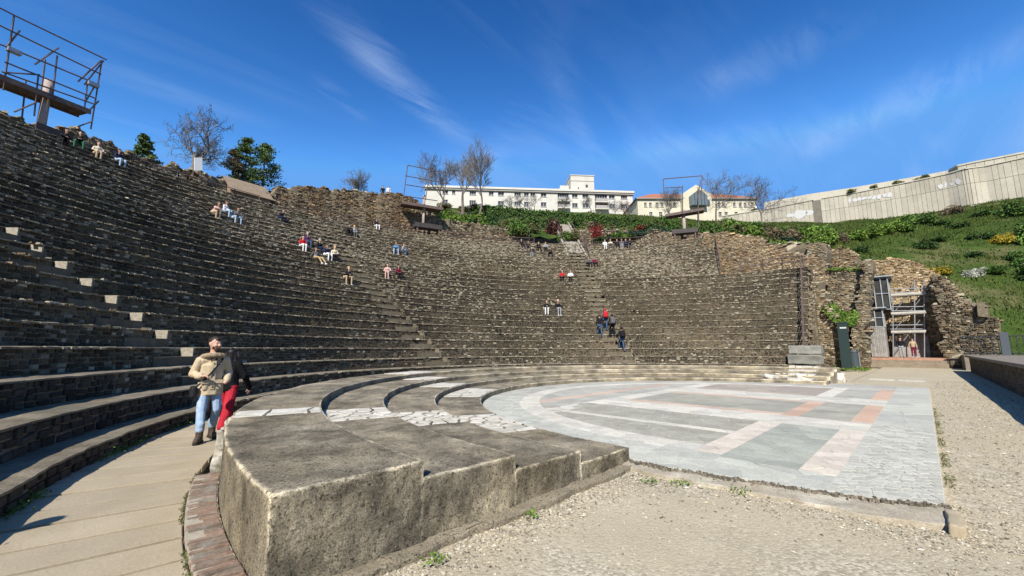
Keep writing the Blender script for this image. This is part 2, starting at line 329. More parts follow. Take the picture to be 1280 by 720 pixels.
# ================================================================== SEATING BOWL
seat = empty('theatre_seating', (CC[0], CC[1], 0), label='great semicircular bowl of rubble stone seat rows rising round the orchestra', cat='seating')
Z0 = np.array([CC[0], CC[1], 0])
ROWS = [(15.05, .26, 0.), (15.6, .68, .26)] + [(16.4 + .8*k, 1.14 + .52*k, .68 if k == 0 else 1.14 + .52*(k-1)) for k in range(26)]
STAIRS = [(136.5, 1.5, 2, 27), (91.2, 1.5, 2, 27), (45.0, 1.7, 2, 24)]            # angle, width, first row, last row
def row_span(i): return (6.3, 180.) if i <= 16 else (20.3, 180.)
def row_k(z): return (z - 1.14) / .52
def intervals(i):
    lo, hi = row_span(i); r = ROWS[i][0]; cuts = []
    for a, wd, i0, i1 in STAIRS:
        if i0 <= i <= i1: h = math.degrees(wd/2/r); cuts.append((a-h, a+h))
    if i >= 25: cuts.append((45-math.degrees(1.05/r), 45+math.degrees(1.05/r)))
    cuts.sort(); out = []; st = []; x = lo
    for a, b in cuts: out.append((x, a)); st.append((a, b)); x = b
    out.append((x, hi)); return out, st
def ring_part(r0, r1, z0, z1, pa, pb, step=.28, jr=.012, jz=.008, seed=0, over=.0, nr=3):
    n = max(2, int(R(pb-pa)*r0/step)+1); ph = np.radians(np.linspace(pa, pb, n))
    rs = [r0+.035, r0+.035, r0-over, r0-over] + list(np.linspace(r0+.06, r1, nr)); zs = [z0-.02, z1-.042, z1-.038, z1-.008] + [z1]*nr
    V = np.empty((n, len(rs), 3))
    for j, (r, z) in enumerate(zip(rs, zs)):
        V[:, j, 0] = np.cos(ph)*r; V[:, j, 1] = np.sin(ph)*r; V[:, j, 2] = z
    lead = np.stack([ph*r0*4.2, np.full(n, seed*7.3), np.zeros(n)], -1); ji = fbm(lead, 11, 3); jk = fbm(lead*1.3+31, 4, 3)
    for j in (2, 3): V[:, j, 0] += np.cos(ph)*ji*jr; V[:, j, 1] += np.sin(ph)*ji*jr
    for j in range(2, len(rs)): V[:, j, 2] += jk*jz*(1 if j < 5 else .4)
    if nr > 2: V[:, 4:-1, 2] += fbm(V[:, 4:-1]*3, 2, 2)*.012
    m = len(rs); i, j = np.meshgrid(np.arange(n-1), np.arange(m-1), indexing='ij')
    q = np.stack([i*m+j, i*m+j+1, (i+1)*m+j+1, (i+1)*m+j], -1).reshape(-1, 4)
    V = V.reshape(-1, 3); tris = []
    capq = []
    for e in (0, n-1):
        b = e*m; base = len(V); V = np.concatenate([V, [[math.cos(ph[e])*r1, math.sin(ph[e])*r1, z0-.02]]])
        for jj in range(0, m-1, 1): capq.append([b+jj, b+jj+1, base, base] if e else [b+jj+1, b+jj, base, base])
    return V, q, capq
def join_rings(parts):
    Vs, Qs, Ts, o = [], [], [], 0
    for V, q, c in parts: Vs.append(V); Qs.append(q+o); Ts += [[a+o, b+o, d+o] for a, b, d, _ in c]; o += len(V)
    V = np.concatenate(Vs); me = bpy.data.meshes.new('seat_row')
    me.from_pydata(V.tolist(), [], np.concatenate(Qs).tolist() + Ts); me.update(); return me
def arc_stones(r, z0, z1, pa, pb, ch=.1, cw=.23, white=.2, warm=0., dmax=.035, dark=1.):
    Ln = R(pb-pa)*r; C = course_cells(Ln, z1-z0-.035, ch, cw)
    ph = R(pa) + C[:, 0]/r; co, si = np.cos(ph), np.sin(ph); rr = r + .03
    P = np.c_[co*rr, si*rr, z0 + C[:, 1]]; T = np.c_[-si, co, co*0]; U = np.tile([0, 0, 1.], (len(C), 1)); Nn = np.c_[-co, -si, co*0]
    d = rng.uniform(.006, dmax, len(C)); V, Fq = stone_set(P, T, U, Nn, C[:, 2], C[:, 3], d); cl = stone_cols(P, warm, white, dark)
    # thin capping stones along the worn edge; paler colour stands in for sunlit tread lines
    K = course_cells(Ln, .05, .05, cw*1.5); ph = R(pa) + K[:, 0]/r; co, si = np.cos(ph), np.sin(ph); n = len(K)
    P2 = np.c_[co*(r+.02), si*(r+.02), np.full(n, z1-.024)+rng.normal(0, .006, n)]; cc = np.array([.36, .31, .215])*rng.uniform(.35, 1.2, (n, 1))
    V2, F2 = stone_set(P2, np.c_[-si, co, co*0], np.tile([0, 0, 1.], (n, 1)), np.c_[-co, -si, co*0], K[:, 2], np.full(n, .03), rng.uniform(.02, .06, n), .35)
    return np.concatenate([V, V2]), np.concatenate([Fq, F2+len(V)]), np.concatenate([np.repeat(cl, 8, 0), np.repeat(cc, 8, 0)])
# the 300 stones that show largest are single objects
unit = []
for q in range(6):
    b = bmesh.new(); bmesh.ops.create_cube(b, size=2)
    for v in b.verts:
        k = 1 - .26*abs(random.gauss(0, 1)) if v.co.y < 0 else 1
        v.co = Vector((v.co.x*min(1, k), v.co.y, v.co.z*min(1, 1-.24*abs(random.gauss(0, 1)) if v.co.y < 0 else 1)))
    bmesh.ops.bevel(b, geom=[e for e in b.edges if e.verts[0].co.y < 0 and e.verts[1].co.y < 0], offset=.14, segments=1, affect='EDGES')
    me = bpy.data.meshes.new('stone'); b.to_mesh(me); b.free(); me.materials.append(m_stone1); unit.append(me)
single_left = 300
row_objs = []
for i, (r, z, zl) in enumerate(ROWS):
    rn = ROWS[i+1][0] + .05 if i+1 < len(ROWS) else 40.0
    iv, st = intervals(i); parts = []
    near = i < 5
    for a, b in iv: parts.append(ring_part(r, rn, zl, z, a, b, step=.14 if near else .3, jr=.014 if near else .02, jz=.006 if near else .014, seed=i, over=.012, nr=3 if i < 27 else 6))
    for a, b in st:
        if i < 25 or abs((a+b)/2-45) > 3: parts.append(ring_part(r+.4, rn, zl, z, a, b, step=.3, jr=.006, jz=.006, seed=i, nr=2))
    ro = obj('seat_row', join_rings(parts), m_tread if i < 6 else m_tread2, seat); row_objs.append(ro)
    Vs, Fs, Cs, o = [], [], [], 0
    for a, b in iv:
        segs = [(a, b)]
        if i < 5 and b > 170 and single_left > 0:
            segs = [(a, 147.), (177.5, b)] if i > 1 else [(a, 142.), (177.5, b)]
            a2, b2 = segs[0][1], segs[1][0]; Ln = R(b2-a2)*r
            Cc = course_cells(Ln, z-zl-.035, .115, .25)
            for s_, t_, hw, hh in Cc:
                if single_left <= 0: break
                ph = R(a2) + s_/r; so_ = link('stone', unit[random.randrange(6)], ro); so_.location = (math.cos(ph)*(r+.03), math.sin(ph)*(r+.03), zl+t_)
                so_.rotation_euler = (random.gauss(0, .03), random.gauss(0, .04), ph - R(90)); so_.scale = (hw*.97, random.uniform(.02, .05), hh*1.02); single_left -= 1
        up_ = i - 16
        for a1, b1 in segs:
            wh = .12 if i < 9 else (.15 if i < 17 else .34); warm = .0 if i < 17 else .06
            if i == len(ROWS)-1: warm = .45
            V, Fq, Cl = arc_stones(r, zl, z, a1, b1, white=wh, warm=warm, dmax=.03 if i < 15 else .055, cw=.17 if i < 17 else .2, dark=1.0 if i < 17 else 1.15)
            Vs.append(V); Fs.append(Fq+o); Cs.append(Cl); o += len(V)
    for a1, b1 in st:
        if i >= 25 and abs((a1+b1)/2-45) < 3: continue
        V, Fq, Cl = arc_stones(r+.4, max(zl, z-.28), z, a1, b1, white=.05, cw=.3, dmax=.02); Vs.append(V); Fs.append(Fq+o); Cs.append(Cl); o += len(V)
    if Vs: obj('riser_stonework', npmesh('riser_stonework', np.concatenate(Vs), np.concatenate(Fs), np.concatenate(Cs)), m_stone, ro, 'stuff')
# loose fragments lying on the upper treads (worn rubble) as part of each row
def tread_rubble(i, n, white):
    r, z, _ = ROWS[i]; lo, hi = row_span(i); ph = np.radians(rng.uniform(lo, hi, n)); rr = r + rng.uniform(.02, .75, n)
    P = np.c_[np.cos(ph)*rr, np.sin(ph)*rr, np.full(n, z+.004)]; an = rng.uniform(0, 6.28, n)
    T = np.c_[np.cos(an), np.sin(an), an*0]; U = np.c_[-np.sin(an), np.cos(an), an*0]; Nn = np.tile([0, 0, 1.], (n, 1))
    V, Fq = stone_set(P, T, U, Nn, rng.uniform(.04, .15, n), rng.uniform(.03, .1, n), rng.uniform(.01, .05, n), .4)
    obj('tread_rubble', npmesh('tread_rubble', V, Fq, np.repeat(stone_cols(P, .03, white), 8, 0)), m_stone, row_objs[i], 'stuff')
for i in range(4, 28): tread_rubble(i, int((260 if i < 17 else 620) * ROWS[i][0]/26), .25 if i < 17 else .5)
# stair steps cut into the rows: one block per row and stair
m_step = M('stair step stone', (.105, .086, .056), (.165, .137, .093), sc=2.5, bump=.45, bsc=28, fine=.3)
stepmesh = {}
for a, wd, i0, i1 in STAIRS:
    b = bmesh.new(); bmesh.ops.create_cube(b, size=1)
    bmesh.ops.scale(b, vec=(.43, wd-.02, .27), verts=b.verts); bmesh.ops.bevel(b, geom=list(b.edges), offset=.012, segments=2, affect='EDGES')
    me = bpy.data.meshes.new('stair_step'); b.to_mesh(me); b.free(); me.materials.append(m_step); stepmesh[a] = me
    for i in range(i0, i1+1):
        r, z, zl = ROWS[i]; o = link('stair_step', stepmesh[a], seat); rr = r + .2
        o.location = (math.cos(R(a))*rr, math.sin(R(a))*rr, z-.26-.135+random.uniform(-.006, .006)); o.rotation_euler = (0, 0, R(a))
m_cheek = M('cheek with painted sun', (.24, .21, .155), (.34, .30, .23), sc=9, bump=.4, bsc=30, fine=.3)  # added slabs; pale colour paints sunlight onto the first stair's notch sides
a, wd, i0, i1 = STAIRS[0]; mb = MB(); mb.box((-.185, -.012, -.125), (.185, .03, .125)); cheek = mb.mesh('sun_painted_cheek'); cheek.materials.append(m_cheek)
for i in range(i0, 20):
    r, z, zl = ROWS[i]; h_ = math.degrees((wd/2-.02)/(r+.2)); o = link('sun_painted_cheek', cheek, seat); o.location = (math.cos(R(a-h_))*(r+.2), math.sin(R(a-h_))*(r+.2), z-.135); o.rotation_euler = (0, 0, R(a))
# near end wall of the bowl (closes the rows off)
def endwall():
    mb = MB()
    for i, (r, z, zl) in enumerate(ROWS):
        rn = ROWS[i+1][0] if i+1 < len(ROWS) else 40.
        mb.box((-rn, -.75, -.1), (-r, -.012, z-.03))
    mb.build('end_wall', m_mortar, seat)
endwall()
def far_ends():
    for a, i0, i1, wd in ((6.3, 0, 16, .06), (20.3, 17, 27, .06)):
        mb = MB(); ra = np.array([math.cos(R(a)), math.sin(R(a)), 0]); ta = np.array([math.sin(R(a)), -math.cos(R(a)), 0])
        for i in range(i0, i1+1):
            r, z, _ = ROWS[i]; rn = ROWS[i+1][0] if i+1 < len(ROWS) else 40.; mb.obox(ra*(r+rn)/2+ta*(wd/2-.02)+ZZ*(z-.06)/2, ra, ta, ZZ, (rn-r)/2, wd/2, (z-.06)/2)
        mb.build('end_wall', m_mortar2, seat)
    for a, i0, i1 in ((6.3, 0, 16), (20.3, 17, 27)):
        ra = np.array([math.cos(R(a)), math.sin(R(a)), 0]); ta = np.array([math.sin(R(a)), -math.cos(R(a)), 0]); r0 = ROWS[i0][0]; r1 = ROWS[i1][0]+.8; zt = ROWS[i1][1]; Cc = course_cells(r1-r0, zt, .17, .28); rr = r0+Cc[:, 0]
        top = np.array([max([q[1] for q in ROWS if q[0] <= x] + [0]) for x in rr]); k = (Cc[:, 1] < top-.08) & (Cc[:, 1] > top-2.6); Cc = Cc[k]; n = len(Cc); P = ra*(r0+Cc[:, :1])+ta*.05+ZZ*Cc[:, 1:2]
        V, Fq = stone_set(P, np.tile(ra, (n, 1)), np.tile(ZZ, (n, 1)), np.tile(ta, (n, 1)), Cc[:, 2], Cc[:, 3], rng.uniform(.02, .22, n), .45); obj('end_stonework', npmesh('end_stonework', V, Fq, np.repeat(stone_cols(P, .08, .25, 2.0), 8, 0)), m_stone, seat, 'stuff')
    V, q, c = ring_part(ROWS[16][0]+.5, 46., 0, ROWS[16][1]+.01, 5.9, 20.6, step=.8, seed=3); obj('landing', join_rings([(V, q, c)]), m_tread2, seat)
far_ends()

# ================================================================== ORCHESTRA STEPS (low wide tiers round the floor)
def nonuni(L, rho, n):
    e = [0, rho*.3, rho*.65, rho]; mid = np.linspace(rho, L-rho, max(2, n)); return np.unique(np.round(np.concatenate([e, mid, [L-x for x in e]]), 5))
def lattice(A, B, C):
    """surface lattice of a box with the given coordinate samples -> verts, quads"""
    idx = {}; V = []; Q = []
    def vid(i, j, k):
        key = (i, j, k)
        if key not in idx: idx[key] = len(V); V.append((A[i], B[j], C[k]))
        return idx[key]
    na, nb, nc = len(A), len(B), len(C)
    for i in range(na-1):
        for j in range(nb-1): Q.append((vid(i,j,0), vid(i,j+1,0), vid(i+1,j+1,0), vid(i+1,j,0))); Q.append((vid(i,j,nc-1), vid(i+1,j,nc-1), vid(i+1,j+1,nc-1), vid(i,j+1,nc-1)))
        for k in range(nc-1): Q.append((vid(i,0,k), vid(i+1,0,k), vid(i+1,0,k+1), vid(i,0,k+1))); Q.append((vid(i,nb-1,k), vid(i,nb-1,k+1), vid(i+1,nb-1,k+1), vid(i+1,nb-1,k)))
    for j in range(nb-1):
        for k in range(nc-1): Q.append((vid(0,j,k), vid(0,j,k+1), vid(0,j+1,k+1), vid(0,j+1,k))); Q.append((vid(na-1,j,k), vid(na-1,j+1,k), vid(na-1,j+1,k+1), vid(na-1,j,k+1)))
    return np.array(V), np.array(Q)
def rounded(V, lo, hi, rho):
    lo = np.array(lo); hi = np.array(hi); q = np.clip(V, lo+rho, hi-rho); d = V-q; l = np.linalg.norm(d, axis=1, keepdims=True); l[l < 1e-9] = 1
    return q + d/l*np.minimum(rho, np.linalg.norm(d, axis=1, keepdims=True))
def edge_wear(V, lo, hi, wid):
    """1 on the outer edges of a box, fading inwards"""
    d = np.sort(np.minimum(V-np.array(lo), np.array(hi)-V), axis=1)[:, 1]; return np.clip(1-d/wid, 0, 1)
osteps = empty('orchestra_steps', (CC[0], CC[1], 0), label='four low broad concrete steps curving round the marble orchestra floor', cat='steps')
TR = [(12.12, 13.325, .66), (10.97, 12.12, .51), (9.8, 10.97, .36), (8.6, 9.8, .205)]
for ti, (ri, ro_, zt) in enumerate(TR):
    arc = math.pi*13; phl = np.concatenate([np.linspace(180, 179.6, 5), np.linspace(179.5, 158, 170), np.linspace(157, 0, 150)])[::-1]*1.0
    A = np.radians(phl); A = A
    Bs = nonuni(ro_-ri-(0 if ti == 0 else -.02), .016, 70) + ri; Cs = np.unique(np.concatenate([[-.1], np.linspace(-.05, zt-.03, max(4, int(zt/.018))), [zt-.02, zt-.01, zt]]))
    V, Q = lattice(A*12.0, Bs, Cs)
    lo = (A[0]*12, Bs[0], -.1); hi = (A[-1]*12, Bs[-1], zt)
    we = edge_wear(V, lo, hi, .035); V = rounded(V, lo, hi, .014)
    ph = V[:, 0]/12.0; W = np.c_[np.cos(ph)*V[:, 1], np.sin(ph)*V[:, 1], V[:, 2]]
    nn = np.stack([fbm(W*24, s, 3) for s in (1, 2, 3)], -1); W += nn*np.array([.005, .005, .004]); W[:, 2] += fbm(W*2.1, 8, 2)*.008*(V[:, 2] > zt-.04)
    W[:, 1] += (V[:, 0] > hi[0]-.2) * rng.normal(0, .003, len(W)); W -= (W*0)
    wear = np.clip(we*1.5 * (.65 + .7*fbm(W*14, 77, 2)), 0, 1)[:, None]*(1 if True else 0)
    low = np.clip(1-(W[:, 2:3])/.3, 0, 1) * (W[:, 1:2] < .12)
    col = 1 + wear*np.array([1.7, 1.75, 1.8]) + low*np.array([.3, .32, .3])*(.6+.4*fbm(W*3, 9, 2))[:, None]
    col = col*np.clip(1+.55*fbm(W*np.array([2.2, 2.2, 1.1]), 41, 4)+.35*fbm(W*7, 43, 3), .45, 1.7)[:, None]*(1+np.array([.02, 0, -.05])*fbm(W*1.3, 47, 2)[:, None])
    ob = obj('broad_step', npmesh('broad_step', W, Q, np.clip(col, .4, 3.2), smooth=True), m_conc, osteps)
# footing ledge along the near end
mb = MB()
V, Q = lattice(nonuni(5.0, .02, 110), nonuni(.2, .015, 6), nonuni(.16, .015, 4)); V = rounded(V, (0, 0, 0), (5.0, .2, .16), .015); V[:, 1] *= .8; V += np.c_[.95*np.ones(len(V)), 3.04*np.ones(len(V)), -.15*np.ones(len(V))]
V += np.stack([fbm(V*6, s, 3) for s in (4, 5, 6)], -1)*np.array([.012, .02, .012]); V[:, 1] += (fbm(V*np.array([1.2, 0, 0])+7, 3, 2)*.05)*(V[:, 1] < 3.08); V -= np.array([CC[0], CC[1], 0])
obj('footing_ledge', npmesh('footing_ledge', V, Q, np.ones((len(V), 3))*1.25, smooth=True), m_conc, osteps)

# irregular paving: bounded Voronoi cells of a convex polygon
def clip_half(poly, p, n):
    out = []
    for i in range(len(poly)):
        a, b = poly[i], poly[(i+1) % len(poly)]; da = (a-p) @ n; db = (b-p) @ n
        if da <= 0: out.append(a)
        if da*db < 0: out.append(a + (b-a)*da/(da-db))
    return out
def voronoi(poly, seeds, gap=.01):
    poly = [np.asarray(q, float) for q in poly]; S = np.asarray(seeds, float); out = []
    for i, s in enumerate(S):
        c = poly; d = np.hypot(*(S-s).T)
        for j in np.argsort(d)[1:16]:
            m = (s+S[j])/2; n = S[j]-s; n = n/np.linalg.norm(n); c = clip_half(c, m-n*gap/2, n)
            if len(c) < 3: break
        if len(c) >= 3: out.append(np.array(c))
    return out
def poly_area(p): x, y = p[:, 0], p[:, 1]; return .5*np.sum(x*np.roll(y, -1)-y*np.roll(x, -1))
def slab_mesh(p, z0, z1, name='slab', bev=.006, tilt=0):
    """prism with a small chamfer"""
    if poly_area(p) < 0: p = p[::-1]
    c = p.mean(0); q = c + (p-c)*(1-bev/ max(.02, np.hypot(*(p-c).T).mean())); n = len(p)
    V = [(*a, z0) for a in p] + [(*a, z1-bev*.7) for a in p] + [(*a, z1) for a in q]
    Fs = [(i, (i+1) % n, n+(i+1) % n, n+i) for i in range(n)] + [(n+i, n+(i+1) % n, 2*n+(i+1) % n, 2*n+i) for i in range(n)] + [tuple(range(2*n, 3*n))]
    me = bpy.data.meshes.new(name); me.from_pydata([tuple(map(float, v)) for v in V], [], Fs); me.update(); return me
def jitter_seeds(x0, x1, y0, y1, sx, sy, j=.38):
    out = []; ny = max(1, round((y1-y0)/sy)); 
    for b in range(ny):
        nx = max(1, round((x1-x0)/sx)); off = (b % 2)*.5
        for a in range(-1, nx+1): out.append((x0+(a+.5+off+rng.uniform(-j, j))*(x1-x0)/nx, y0+(b+.5+rng.uniform(-j, j))*(y1-y0)/ny))
    return out
# white marble pieces set into the broad steps (four patches near the end, three further round, a heap at the far end)
def marble_patch(pa, pb, tier, sr, sp, z_up=.012, gap=.022):
    ri, ro_, zt = TR[tier]; rm = (ri+ro_)/2; x0, x1 = ri+.03, ro_-.03; y0, y1 = R(pa)*rm, R(pb)*rm
    rect = [np.array(q) for q in ((x0, y0), (x1, y0), (x1, y1), (x0, y1))]
    for cell in voronoi(rect, jitter_seeds(x0, x1, y0, y1, sr, sp), gap):
        c = cell.mean(0)
        if len(cell) < 3 or abs(poly_area(cell)) < .004: continue
        cell = c + (cell-c)*(1+rng.uniform(-.1, .02, (len(cell), 1)))
        ph = cell[:, 1]/rm; W = np.c_[np.cos(ph)*cell[:, 0], np.sin(ph)*cell[:, 0]]
        obj('marble_slab', slab_mesh(W, zt-.03, zt+z_up+rng.uniform(-.002, .003), 'marble_slab'), m_marble, osteps)
marble_patch(160.6, 163.4, 0, .55, .3); marble_patch(157.3, 163.5, 1, .36, .19, gap=.032); marble_patch(156.0, 164.4, 2, .3, .18, gap=.038); marble_patch(155, 167.5, 3, .36, .22, gap=.038)
for t_, pa, pb in ((0, 108, 117), (1, 112, 120), (2, 116, 125), (3, 117, 133)): marble_patch(pa, pb, t_, .6, .5)
for t_ in range(4): marble_patch(3.5, 9.5, t_, .4, .3, .05)
# marble facing standing against the outside of the steps
ms = empty('marble_facing', pol(13.39, 162, 0), label='upright white marble facing slab leaning against outer wall of broad steps', cat='marble slab')
V, Q = lattice(nonuni(.95, .02, 14), nonuni(.14, .02, 4), nonuni(.56, .02, 10)); V = rounded(V, (0, 0, 0), (.95, .14, .56), .025); V[:, 0] -= .475; V[:, 1] -= .07
V[:, 2] *= 1 - .45*np.clip(-(V[:, 0])/.475, 0, 1)*0; V[:, 0] += (fbm(V*4, 3)*.07); V[:, 2] += fbm(V*5, 5)*.06; V[:, 1] = V[:, 1]*(1.25-.7*V[:, 2]/.56) + fbm(V*9, 6)*.03
a_ = R(162.0); t_ = np.array([-math.sin(a_), math.cos(a_)]); n_ = np.array([math.cos(a_), math.sin(a_)])
W = np.c_[V[:, :1]*t_ + V[:, 1:2]*n_, V[:, 2]-.03]
obj('slab', npmesh('slab', W, Q, smooth=True), M('dirty marble', (.33, .30, .24), (.5, .47, .4), sc=7, c3=(.14, .125, .08), sc3=5, bump=.7, bsc=25, fine=.35), ms)

# ================================================================== PATH of slabs behind the steps, gutter of bricks
path = link('path', slab_mesh(np.array([pol(13.29, a)[:2] for a in np.linspace(0, 184, 120)] + [pol(15.2, a)[:2] for a in np.linspace(184, 0, 120)]), -.16, -.10, 'path')); path.data.materials.append(M('path bed', (.03, .026, .016), (.045, .045, .02), sc=6)); tag(path, 'curved walkway of pale slabs between steps and seat rows', 'path', kind='structure')
dph = 2.16; e = 186.0
while e > 5:
    a0, a1 = e-dph*random.uniform(.94, 1.06), e; g = math.degrees(.026/13.6); aa = np.linspace(a0+g, a1-g, 4); ro1 = 15.06 + random.uniform(-.02, .03); ri1 = 13.605 + random.uniform(-.003, .012)
    p = np.array([pol(ri1, a)[:2] for a in aa] + [pol(ro1, a)[:2] for a in aa[::-1]]); o = obj('slab', slab_mesh(p, -.105, random.uniform(-.005, .005), 'slab', .008), m_slab, path); e = a0
gut = empty('brick_gutter', pol(13.52, 172, 0), label='narrow strip of worn red bricks along the foot of the broad steps', cat='brick edging')
gl = np.array(pol(13.52, 172, 0))
ph = 181.5
while ph > 165.2:
    wdt = random.uniform(.045, .07); dp = math.degrees(wdt/13.52); split = random.random() < .35
    rr = [(13.34, 13.345+random.uniform(.11, .16)), (13.49, 13.59)] if split else [(13.34, 13.59+random.uniform(-.012, .012))]
    for r0, r1 in rr:
        if split and r0 > 13.45: r0 = rr[0][1]+.012
        g = math.degrees(.005/13.5); p = np.array([pol(r0, ph-g)[:2], pol(r1, ph-g)[:2], pol(r1, ph-dp+g)[:2], pol(r0, ph-dp+g)[:2]]) - gl[:2]
        p += rng.normal(0, .004, p.shape); obj('brick', slab_mesh(p, -.08, .055+random.uniform(-.008, .012)-.02*(r0 > 13.45), 'brick', .010), m_brick, gut)
    ph -= dp
mb = MB(); mb.v = []; pp = [pol(13.335, a)-gl for a in np.linspace(181.6, 165, 20)] + [pol(13.6, a)-gl for a in np.linspace(165, 181.6, 20)]
obj('mortar_bed', slab_mesh(np.array([q[:2] for q in pp]), -.1, .044, 'mortar_bed'), M('pale mortar', (.33, .29, .22), (.42, .37, .29), sc=12, bump=.5), gut)

# ================================================================== ORCHESTRA FLOOR
OZ = .05
near_edge = [(6.33, 0.), (6.05, .6), (5.95, 1.1), (5.86, 1.6), (5.78, 2.1), (5.66, 2.7), (5.72, 3.2)]
ee = np.array(near_edge); yy = np.linspace(0, 3.2, 46); near_rag = [(float(np.interp(q, ee[:, 1], ee[:, 0])+.05*vnoise(np.array([q*5.3, .5, .5]), 3)+.02*vnoise(np.array([q*17, .5, .5]), 5)-.02), float(q)) for q in yy]
bed = np.array(near_rag + [(5.92, 3.35)] + [tuple(pol(8.59, a)[:2]) for a in np.linspace(178, 2, 80)] + [(24.2, 3.2), (24.2, 0.)])
floor = link('orchestra_floor', slab_mesh(bed, -.12, OZ-.005, 'orchestra_floor', .001)); tag(floor, 'orchestra floor paved with pale marble bands and coloured panels', 'pavement', kind='structure')
floor.data.materials.append(M('pale joint mortar', (.44, .42, .35), (.52, .495, .42), sc=8, bump=.3, fine=.15))
def mrb(n, a, b, c3=None): return M(n, a, b, sc=2.2, c3=c3, sc3=1.1, bump=.2, bsc=30, fine=.2, rough=.85, spec=.15, objrand=[(.86, .87, .88), (1, 1, 1), (1.1, 1.1, 1.08)])
def mrbs(n, a, b): return M(n+' run', a, b, sc=2.2, bump=.2, bsc=30, fine=.2, rough=.85, spec=.15, attr=True)
PAL = {'grey': ((0.349, 0.336, 0.279), (0.416, 0.396, 0.332)), 'white': ((0.494, 0.463, 0.377), (0.571, 0.532, 0.443)), 'cream': ((0.513, 0.448, 0.359), (0.571, 0.504, 0.412)), 'green': ((0.301, 0.308, 0.252), (0.374, 0.374, 0.309)),
       'orange': ((0.464, 0.312, 0.220), (0.513, 0.364, 0.265)), 'brown': ((0.330, 0.280, 0.220), (0.378, 0.326, 0.265)), 'drab': ((0.296, 0.280, 0.220), (0.359, 0.341, 0.274)), 'blue': ((0.388, 0.383, 0.318), (0.464, 0.453, 0.381)), 'pink': ((0.464, 0.341, 0.256), (0.503, 0.387, 0.301))}
cells = []                                            # (polygon, colour key)
def circ_clip(poly, r):
    p = [np.asarray(q, float) for q in poly]
    for a in np.linspace(0, 180, 46):
        n = np.array([math.cos(R(a)), math.sin(R(a))]); p = clip_half(p, CC + n*r, n)
        if len(p) < 3: return []
    return p
def zone(x0, x1, y0, y1, key, sx, sy, gap=.008, clip=None):
    p = [(x0, y0), (x1, y0), (x1, y1), (x0, y1)]
    p = circ_clip(p, clip) if clip else [np.asarray(q, float) for q in p]
    if len(p) < 3: return
    for c in voronoi(p, jitter_seeds(x0, x1, y0, y1, sx, sy), gap):
        if abs(poly_area(c)) > .001: cells.append((c, key))
def zpoly(p, key, sx, sy, gap=.008):
    a = np.array(p)
    for c in voronoi(p, jitter_seeds(a[:, 0].min(), a[:, 0].max(), a[:, 1].min(), a[:, 1].max(), sx, sy), gap):
        if abs(poly_area(c)) > .001: cells.append((c, key))
# right hand grey band, small crazed pieces near the corner
zpoly([(6.33, .01), (8.2, .01), (8.2, .93), (6.0, .93), (6.05, .6)], 'blue', .17, .12, .032)
zone(8.21, 11.9, .01, .93, 'blue', .28, .19, .03); zone(11.91, 24.15, .01, .93, 'blue', .75, .46)
# near border
zpoly([(5.96, .94), (6.72, .94), (6.72, 2.3), (5.74, 2.3), (5.78, 2.1), (5.86, 1.6)], 'blue', .34, .5)
zpoly([(5.72, 2.31), (6.9, 2.31), (6.9, 3.2), (5.72, 3.2), (5.68, 2.7)], 'blue', .3, .42)
zone(6.73, 10.6, .94, 1.33, 'cream', .3, .19); zone(6.73, 10.6, 1.34, 2.32, 'green', .42, .3); zone(6.91, 10.6, 2.33, 2.75, 'cream', .3, .2)
zone(10.61, 11.9, .94, 6.75, 'white', .32, .6, clip=6.9)
for a, b in ((6.91, 8.68), (8.97, 10.6)): zone(a, b, 2.76, 8, 'drab', .34, .24, .014, clip=6.9)
zone(8.69, 8.96, 2.76, 8, 'white', .27, .5, clip=6.9)
zone(11.91, 15.6, .94, 1.3, 'orange', .9, .36); zone(11.91, 15.6, 1.31, 2.25, 'drab', .7, .5); zone(11.91, 15.6, 2.26, 2.62, 'orange', .9, .36)
zone(11.91, 12.3, 2.63, 6.75, 'pink', .4, .9); zone(15.2, 15.6, 2.63, 6.75, 'pink', .4, .9); zone(12.31, 15.19, 2.63, 6.75, 'drab', .9, .7)
zone(15.61, 17.4, .94, 6.75, 'white', .6, .9, clip=6.9)
zone(17.41, 21.7, .94, 1.35, 'orange', .9, .4); zone(17.41, 21.7, 1.36, 2.3, 'grey', .8, .5); zone(17.41, 21.7, 2.31, 2.75, 'white', .8, .45); zone(17.41, 21.7, 2.76, 6.75, 'brown', .9, .8, clip=6.9)
zone(21.71, 24.15, .94, 3.19, 'grey', .9, .7)
zone(7.5, 21.2, 6.76, 7.35, 'white', .8, .58, clip=6.9); zone(7.5, 21.2, 7.36, 8.2, 'grey', .8, .5, clip=6.9); zone(7.5, 21.2, 8.21, 8.6, 'pink', .8, .4, clip=6.9); zone(7.5, 21.2, 8.61, 10.2, 'grey', .9, .6, clip=6.9)
def ringzone(r0, r1, pa, pb, key, sr, sp, gap=.01):
    rm = (r0+r1)/2
    for c in voronoi([(r0, R(pa)*rm), (r1, R(pa)*rm), (r1, R(pb)*rm), (r0, R(pb)*rm)], jitter_seeds(r0, r1, R(pa)*rm, R(pb)*rm, sr, sp), gap):
        if abs(poly_area(c)) > .001: cells.append((np.c_[CC[0]+np.cos(c[:, 1]/rm)*c[:, 0], CC[1]+np.sin(c[:, 1]/rm)*c[:, 0]], key))
ringzone(6.91, 7.5, 120, 180, 'white', .3, .3); ringzone(6.91, 7.5, 0, 120, 'white', .6, .8)
ringzone(7.51, 8.58, 120, 180, 'blue', .29, .3); ringzone(7.51, 8.58, 0, 120, 'grey', .45, .8)
cells.sort(key=lambda c: np.hypot(*c[0].mean(0)) / max(.05, math.sqrt(abs(poly_area(c[0])))))
rest = {}
